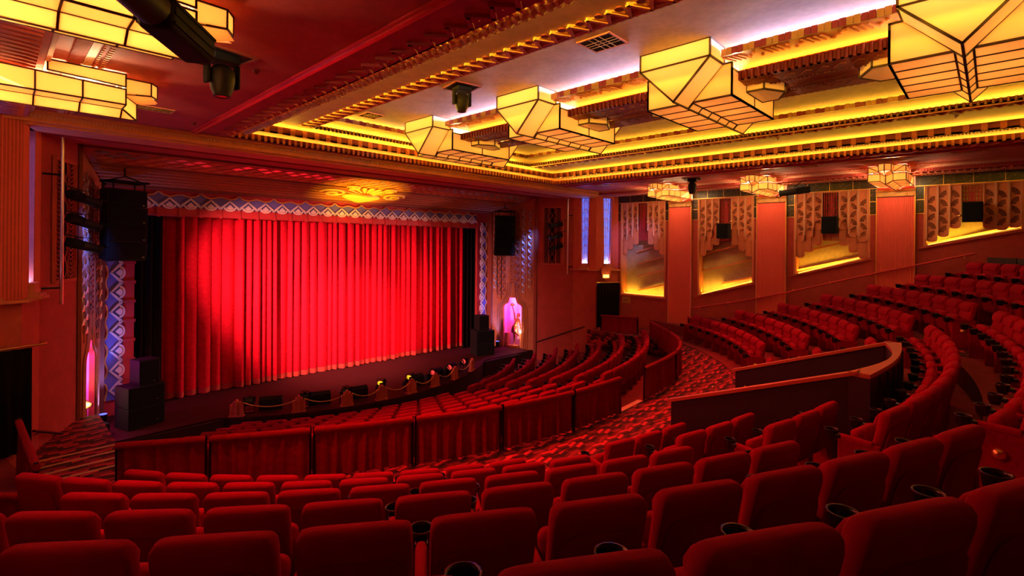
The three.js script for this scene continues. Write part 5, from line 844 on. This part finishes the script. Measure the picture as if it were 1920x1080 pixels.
for (let k = 0; k < 7; k++) { const a = POSTS[k], b = POSTS[k + 1], za = lipZ(a) - 0.06, zb = lipZ(b) - 0.06, m = [(a + b) / 2, STAGE, (za + zb) / 2], pts = []; for (let i = 0; i <= 10; i++) { const t = i / 10; pts.push([lerp(a + 0.12, b - 0.12, t) - m[0], 0.4 - 0.62 * t * (1 - t), lerp(za, zb, t) - m[2] + 0.03]); } single('stage_rope', k === 0 ? 'golden rope swag at the dark end of the stage edge' : k === 6 ? 'golden rope swag at the statue end of the stage edge' : `golden rope swag, ${ORD[k]} from the dark end of the stage edge`, 'rope', tube(pts, 0.016, 20, 6), std(lin(0.6, 0.3, 0.06), 0.6), m, 0, 'golden rope swags along the stage edge'); }
[[5.4, 0, 0], [6.74, 0, 1], [7.86, 0, 2], [9.0, 1, 3], [10.1, 1, 4], [11.15, 2, 5], [12.1, 2, 6], [13.12, 2, 7]].forEach(([x, lampK, k]) => {
  const z = lipZ(x) - 0.5, o = thing('footlight', ['unlit black footlight with open barn doors at the dark end of the stage edge', 'unlit black footlight behind the second rope post', 'unlit black footlight with flaps behind the third rope post', 'yellow-lit footlight behind the fourth rope post', 'yellow-lit footlight behind the fifth rope post', 'red-lit footlight behind the sixth rope post', 'red-lit footlight behind the seventh rope post', 'red-lit footlight at the statue end of the stage edge'][k], 'stage light', [x, STAGE, z], Math.asin((x - XC) / 8) * 0.6 + Math.PI, 'footlights along the stage edge');
  const tl = lampK === 1 ? 1.0 : 0.5, T = (g) => g.rotateX(tl).translate(0, 0.34, 0); part('yoke', [bar([-0.13, 0, 0], [-0.13, 0.36, 0], 0.025), bar([0.13, 0, 0], [0.13, 0.36, 0], 0.025), box(0.3, 0.03, 0.14, 0, 0.015, 0)], M.metal, o); part('can', T(cyl(0.11, 0.09, 0.24, 0, 0, 0, 14).rotateX(-Math.PI / 2)), M.black, o);
  const col = [null, lin(1, 0.62, 0.02), lin(1, 0.06, 0.05)][lampK]; part('lens', T(cyl(0.1, 0.1, 0.01, 0, 0, 0, 14).rotateX(-Math.PI / 2).translate(0, 0, -0.125)), col ? std(col, 0.5, 0, { emissive: col, emissiveIntensity: lampK === 1 ? 1.2 : 0.9 }) : M.blackGloss, o);
  for (const [a, b, rx, rz, w, h] of [[0, 0.12, -0.6, 0, 0.22, 0.13], [0, -0.12, 0.6, 0, 0.22, 0.13], [0.13, 0, 0, 0.6, 0.16, 0.13], [-0.13, 0, 0, -0.6, 0.16, 0.13]]) part('barn_door', T(rz ? box(0.008, w, h, 0, 0, -h / 2, rz > 0 ? -0.6 : 0.6).translate(a, b, -0.13) : box(w, 0.008, h, 0, 0, -h / 2, 0, rx).translate(a, b, -0.13)), M.black, o);
  if (col) { const tt = lampK === 1 ? [lerp(x, XC, 0.5), 1.75, -17.2] : [x, -3.5, -18.9]; spotLight([x, STAGE + 0.5, z - 0.12], tt, col, lampK === 1 ? 330 : 20, lampK === 1 ? 15 : 36, 1, 3); }
});
[[6.05, 'black'], [7.3, 'black'], [8.43, 'black'], [10.62, 'black'], [11.64, 'violet-lit'], [12.56, 'violet-lit']].forEach(([x, c], k) => {
  const z = lipZ(x) - 0.92, o = thing('stage_wedge', ['black stage wedge loudspeaker between the first two rope posts', 'black stage wedge loudspeaker between the second and third rope posts', 'black stage wedge loudspeaker before the first yellow footlight', 'black stage wedge loudspeaker past the second yellow footlight', 'violet-tinted stage wedge loudspeaker between red footlights', 'violet-tinted stage wedge loudspeaker nearest the statue'][k], 'loudspeaker', [x, STAGE, z], Math.asin((x - XC) / 8) + Math.PI * 0, 'wedge loudspeakers along the stage edge');
  const s = new THREE.Shape(); s.moveTo(-0.24, 0); s.lineTo(0.24, 0); s.lineTo(0.2, 0.1); s.lineTo(-0.14, 0.38); s.lineTo(-0.24, 0.3); s.closePath(); const g = new THREE.ExtrudeGeometry(s, { depth: 0.62, bevelEnabled: true, bevelSize: 0.01, bevelThickness: 0.01, bevelSegments: 1 }).translate(0, 0, -0.31).rotateY(Math.PI / 2); part('cabinet', g, M.black, o);
  part('grille', poly([[-0.28, 0.12, -0.205], [0.28, 0.12, -0.205], [0.28, 0.385, 0.13], [-0.28, 0.385, 0.13]], 0.012), M.speakerGrille, o);
});

// ------------------------------------------------------------------ exits, drapes, signs and handrails
for (const right of [true, false]) {
  const a = [right ? 19.22 : mirror(19.22), -13.0], b = [right ? 20.2 : mirror(20.2), -12.55], L = Math.hypot(b[0] - a[0], b[1] - a[1]), u = [(b[0] - a[0]) / L, (b[1] - a[1]) / L], y0 = -3.95, y1 = right ? -1.72 : -2.0;
  const o = thing('exit_drape', right ? 'black pleated drape over the exit below the lit exit sign' : 'black pleated drape hanging from a curved brass rod below the blue window', 'drape', [(a[0] + b[0]) / 2, y0, (a[1] + b[1]) / 2], 0, 'black exit drapes'), c = o.position;
  part('cloth', strip(90, 3, (s, v) => { const d = lerp(-0.06, L + 0.06, s), f = 0.035 * Math.sin(d * 38) * (0.6 + 0.4 * v); return [a[0] + u[0] * d - u[1] * f - c.x, lerp(y1 - y0, 0.03, v), a[1] + u[1] * d + u[0] * f - c.z + 0.05, d, v]; }), M.blackCloth, o);
  part('rod', right ? rod([a[0] - u[0] * 0.1 - c.x, y1 - y0 + 0.03, a[1] - u[1] * 0.1 - c.z + 0.05], [b[0] + u[0] * 0.05 - c.x, y1 - y0 + 0.03, b[1] + u[1] * 0.05 - c.z + 0.05], 0.025, 8) : tube([[b[0] - c.x, y1 - y0 + 0.03, b[1] - c.z + 0.05], [a[0] - 0.2 - c.x, y1 - y0 + 0.03, a[1] + 0.1 - c.z], [a[0] + 0.25 - c.x, y1 - y0 + 0.03, a[1] - 0.1 - c.z], [a[0] + 0.2 - c.x, y1 - y0 + 0.03, a[1] - 0.4 - c.z]], 0.022, 24, 8), M.brass, o);
}
{ // exit fitting
  const p = [19.45, -1.45, -12.72], o = thing('exit_sign', 'stepped deco exit sign fitting lit above the black exit drape', 'sign', p, -0.62);
  part('crest', [[-0.18, 0.42], [-0.09, 0.52], [0, 0.6], [0.09, 0.52], [0.18, 0.42]].map(([x, h]) => box(0.085, h - 0.16, 0.12, x, (h + 0.16) / 2, 0)), M.wall, o); part('housing', box(0.36, 0.2, 0.13, 0, 0.06, 0), M.brass, o);
  const tex = canvasTex(256, 128, (c, w, h) => { c.fillStyle = '#ffb12a'; c.fillRect(0, 0, w, h); c.fillStyle = '#fff6d0'; c.fillRect(14, 14, w - 28, h - 28); c.fillStyle = '#6a2a08'; c.font = 'bold 84px sans-serif'; c.textAlign = 'center'; c.textBaseline = 'middle'; c.fillText('EXIT', w / 2, h / 2 + 4); });
  const f = new THREE.PlaneGeometry(0.3, 0.15).translate(0, 0.06, 0.07); part('sign_face', f, new THREE.MeshStandardMaterial({ color: 0xffffff, map: tex, emissive: 0xffffff, emissiveMap: tex, emissiveIntensity: 0.7, roughness: 0.6 }), o); part('bracket', [bar([0, -0.04, 0], [0, -0.12, -0.05], 0.03), box(0.06, 0.04, 0.06, 0, -0.06, 0.02)], M.brass, o); pointLight([p[0] - 0.12, p[1] + 0.06, p[2] + 0.2], lin(1, 0.6, 0.1), 0.25, 2);
  single('notice_plate', 'small yellow notice plate with two dark lines on the dado under the first screen', 'sign', box(0.02, 0.28, 0.4), std(lin(0.5, 0.24, 0.05), 0.6), [XR - 0.015, -2.5, -12.2]).add(new THREE.Mesh(merge([box(0.006, 0.05, 0.24, -0.012, 0.02, 0), box(0.006, 0.03, 0.32, -0.012, -0.06, 0)]), M.mouldDark));
  scene.children[scene.children.length - 1].children[0].name = 'print';
}
{ // handrails
  const pts = [[-9.02, -2.58], [-6.26, -1.9], [-3.39, -1.02], [-0.37, -0.13]], o = thing('wall_handrail', 'long dark red handrail rising along the wall under the fretted screens', 'handrail', [20.25, -2.58, -9.02]); part('rail', tube(pts.map(([z, y]) => [0, y + 2.58, z + 9.02]), 0.026, 30, 8), M.red, o);
  for (let k = 0; k < 8; k++) { const z = lerp(-8.7, -0.6, k / 7), y = lerp(-2.5, -0.2, k / 7); part('bracket', [rod([0, y + 2.58, z + 9.02], [0, y + 2.5, z + 9.02], 0.012, 6), rod([0, y + 2.5, z + 9.02], [0.14, y + 2.5, z + 9.02], 0.012, 6)], M.brass, o); }
  for (const right of [true, false]) { const X = (x) => right ? x : mirror(x), a = [X(18.2), -4.68, -15.85], b = [X(19.1), -3.75, -13.6], q = thing('wall_handrail', right ? 'short dark handrail on the wall behind the front stalls row ends' : 'short dark handrail on the wall beside the carpeted steps', 'handrail', a); part('rail', rod([0, 0, 0], [b[0] - a[0], b[1] - a[1], b[2] - a[2]], 0.026, 8), M.wood, q); for (const t of [0.15, 0.5, 0.85]) part('bracket', [rod([(b[0] - a[0]) * t, (b[1] - a[1]) * t, (b[2] - a[2]) * t], [(b[0] - a[0]) * t + (right ? 0.12 : -0.12), (b[1] - a[1]) * t - 0.05, (b[2] - a[2]) * t - 0.03], 0.012, 6)], M.wood, q); }
}
{ // parapet behind the last far rows
  const RS = rowR(6, 30) + 0.42, a = polar(CR, RS, phiAtX(CR, RS, 19.35)), b = polar(CR, RS, phiAtX(CR, RS, 14.6)), o = thing('rear_screen', 'dark mesh screen panels behind the rearmost far row', 'screen', [a[0], rowFloor(6, 30), a[1]]); for (let k = 0; k < 4; k++) { const p = [lerp(0, b[0] - a[0], k / 4), 0, lerp(0, b[1] - a[1], k / 4)], q = [lerp(0, b[0] - a[0], (k + 0.97) / 4), 0, lerp(0, b[1] - a[1], (k + 0.97) / 4)]; part('panel', poly([p, q, [q[0], 1.14, q[2]], [p[0], 1.14, p[2]]], 0.03), M.wood, o); }
}

// ------------------------------------------------------------------ lamp-bearing figures in the niches
function sdfGeometry(bones, cell, pad = 0.05, k = 0.05) {
  const lo = [1e9, 1e9, 1e9], hi = [-1e9, -1e9, -1e9]; for (const [a, ra, b, rb] of bones) for (let i = 0; i < 3; i++) { lo[i] = Math.min(lo[i], a[i] - ra - pad, b[i] - rb - pad); hi[i] = Math.max(hi[i], a[i] + ra + pad, b[i] + rb + pad); }
  const size = Math.max(hi[0] - lo[0], hi[1] - lo[1], hi[2] - lo[2]), n = Math.min(110, Math.ceil(size / cell)), mc = new MarchingCubes(n, M.statue, false, false, 120000), c = lo.map((v, i) => (v + hi[i]) / 2), half = size / 2;
  mc.isolation = 0; let q = 0;
  for (let z = 0; z < n; z++) for (let y = 0; y < n; y++) for (let x = 0; x < n; x++, q++) {
    const P = [x, y, z].map((v, i) => c[i] + (v - n / 2) / (n / 2) * half); let d = 1e9;
    for (const [a, ra, b, rb] of bones) { const ab = [b[0] - a[0], b[1] - a[1], b[2] - a[2]], ap = [P[0] - a[0], P[1] - a[1], P[2] - a[2]], l = ab[0] ** 2 + ab[1] ** 2 + ab[2] ** 2 || 1e-9, t = Math.max(0, Math.min(1, (ap[0] * ab[0] + ap[1] * ab[1] + ap[2] * ab[2]) / l)), e = Math.hypot(ap[0] - ab[0] * t, ap[1] - ab[1] * t, ap[2] - ab[2] * t) - (ra + (rb - ra) * t), h = Math.max(0, k - Math.abs(d - e)) / k; d = Math.min(d, e) - h * h * k / 4; }
    mc.field[q] = -d;
  }
  mc.update(); const g = new THREE.BufferGeometry(), N = mc.count, p = new Float32Array(mc.positionArray.slice(0, N * 3)); for (let i = 0; i < N * 3; i++) p[i] = c[i % 3] + p[i] * half; g.setAttribute('position', new THREE.BufferAttribute(p, 3)); g.setAttribute('normal', new THREE.BufferAttribute(new Float32Array(mc.normalArray.slice(0, N * 3)), 3)); return flat(g);
}
for (const [k, R] of reveals.entries()) {
  const o = thing('niche_statue', k === 0 ? 'bronze figure on one leg holding up a shell, near the side seats' : 'bronze figure with bent knee in the pink niche beside the black loudspeakers', 'statue', R.P(R.c, -5.08, -0.22), 0, 'lamp-bearing niche figures');
  const at = (d, y, out = 0) => { const p = R.P(R.c + d, -5.08 + y, -0.22 + out); return [p[0] - o.position.x, p[1] - o.position.y, p[2] - o.position.z]; };
  const B = [[[0.03, 0.14, 0.1], 0.02, [0.02, 0.2, 0.02], 0.032], [[0.02, 0.2, 0.02], 0.03, [0.02, 0.55, 0.0], 0.052], [[0.02, 0.55, 0], 0.054, [-0.01, 0.93, 0], 0.082], [[0.06, 0.95, 0], 0.085, [0.18, 0.82, 0.26], 0.056], [[0.18, 0.82, 0.26], 0.052, [0.2, 0.62, -0.02], 0.034], [[0.2, 0.62, -0.02], 0.034, [0.2, 0.55, -0.1], 0.024], [[-0.06, 0.96, 0], 0.1, [0.08, 0.96, 0], 0.1], [[0.01, 1.0, 0], 0.11, [0.08, 1.14, 0], 0.085], [[0.08, 1.14, 0], 0.09, [0.14, 1.3, 0.01], 0.1], [[0.05, 1.36, 0], 0.05, [0.25, 1.36, 0], 0.05], [[0.15, 1.38, 0], 0.06, [0.19, 1.5, 0], 0.04], [[0.2, 1.56, 0.01], 0.075, [0.215, 1.64, 0], 0.078], [[0.21, 1.57, 0.07], 0.016, [0.21, 1.545, 0.085], 0.014], [[0.04, 1.37, 0], 0.045, [0.0, 1.68, 0.02], 0.036], [[0.0, 1.68, 0.02], 0.034, [-0.08, 1.95, 0.03], 0.026], [[-0.08, 1.95, 0.03], 0.026, [-0.1, 2.03, 0.04], 0.02], [[0.26, 1.37, 0], 0.045, [0.34, 1.13, 0.02], 0.036], [[0.34, 1.13, 0.02], 0.034, [0.38, 0.95, 0.08], 0.026], [[0.38, 0.95, 0.08], 0.026, [0.39, 0.9, 0.09], 0.02]];
  part('body', sdfGeometry(B.map(([a, ra, b, rb]) => [at(...a), ra, at(...b), rb]), 0.02, 0.06, 0.045), M.statue, o);
  part('skirt', loft([[1.06, 0.115], [0.95, 0.15], [0.82, 0.17], [0.7, 0.165]].map(([y, r], i) => Array.from({ length: 16 }, (_, q) => { const a = q / 16 * Math.PI * 2; return at(0.02 + Math.cos(a) * r * (1 + 0.06 * Math.sin(a * 5)), y + 0.05 * Math.sin(a), Math.sin(a) * r * 0.9); }))), M.mouldDark, o);
  part('hair', loft([[1.7, 0.03], [1.68, 0.075], [1.62, 0.092], [1.55, 0.085], [1.5, 0.05]].map(([y, r]) => Array.from({ length: 12 }, (_, q) => { const a = q / 12 * Math.PI * 2; return at(0.22 + Math.cos(a) * r, y, -0.018 + Math.sin(a) * r * 0.9); }))), M.mouldDark, o);
  part('shell', loft([[0.0, 0.02], [0.03, 0.09], [0.07, 0.12], [0.12, 0.1], [0.16, 0.04]].map(([y, r]) => Array.from({ length: 14 }, (_, q) => { const a = q / 14 * Math.PI * 2; return at(-0.1 + Math.cos(a) * r * (1 + 0.1 * Math.cos(a * 7)), 2.02 + y, 0.04 + Math.sin(a) * r * 0.6); }))), M.brass, o);
  part('lamp_globe', new THREE.IcosahedronGeometry(0.06, 1).translate(...at(0.39, 0.8, 0.1)), M.glowWhite, o); part('lamp_chain', rod(at(0.39, 0.9, 0.09), at(0.39, 0.86, 0.1), 0.008, 5), M.brass, o);
  part('plinth', poly([at(-0.28, 0, 0.12), at(0.28, 0, 0.12), at(0.28, 0.12, 0.12), at(-0.28, 0.12, 0.12)], 0.24), M.salmon, o);
}

// ------------------------------------------------------------------ lift everything and hand over
for (const o of scene.children) o.position.y += LIFT;
renderer.render(scene, camera);
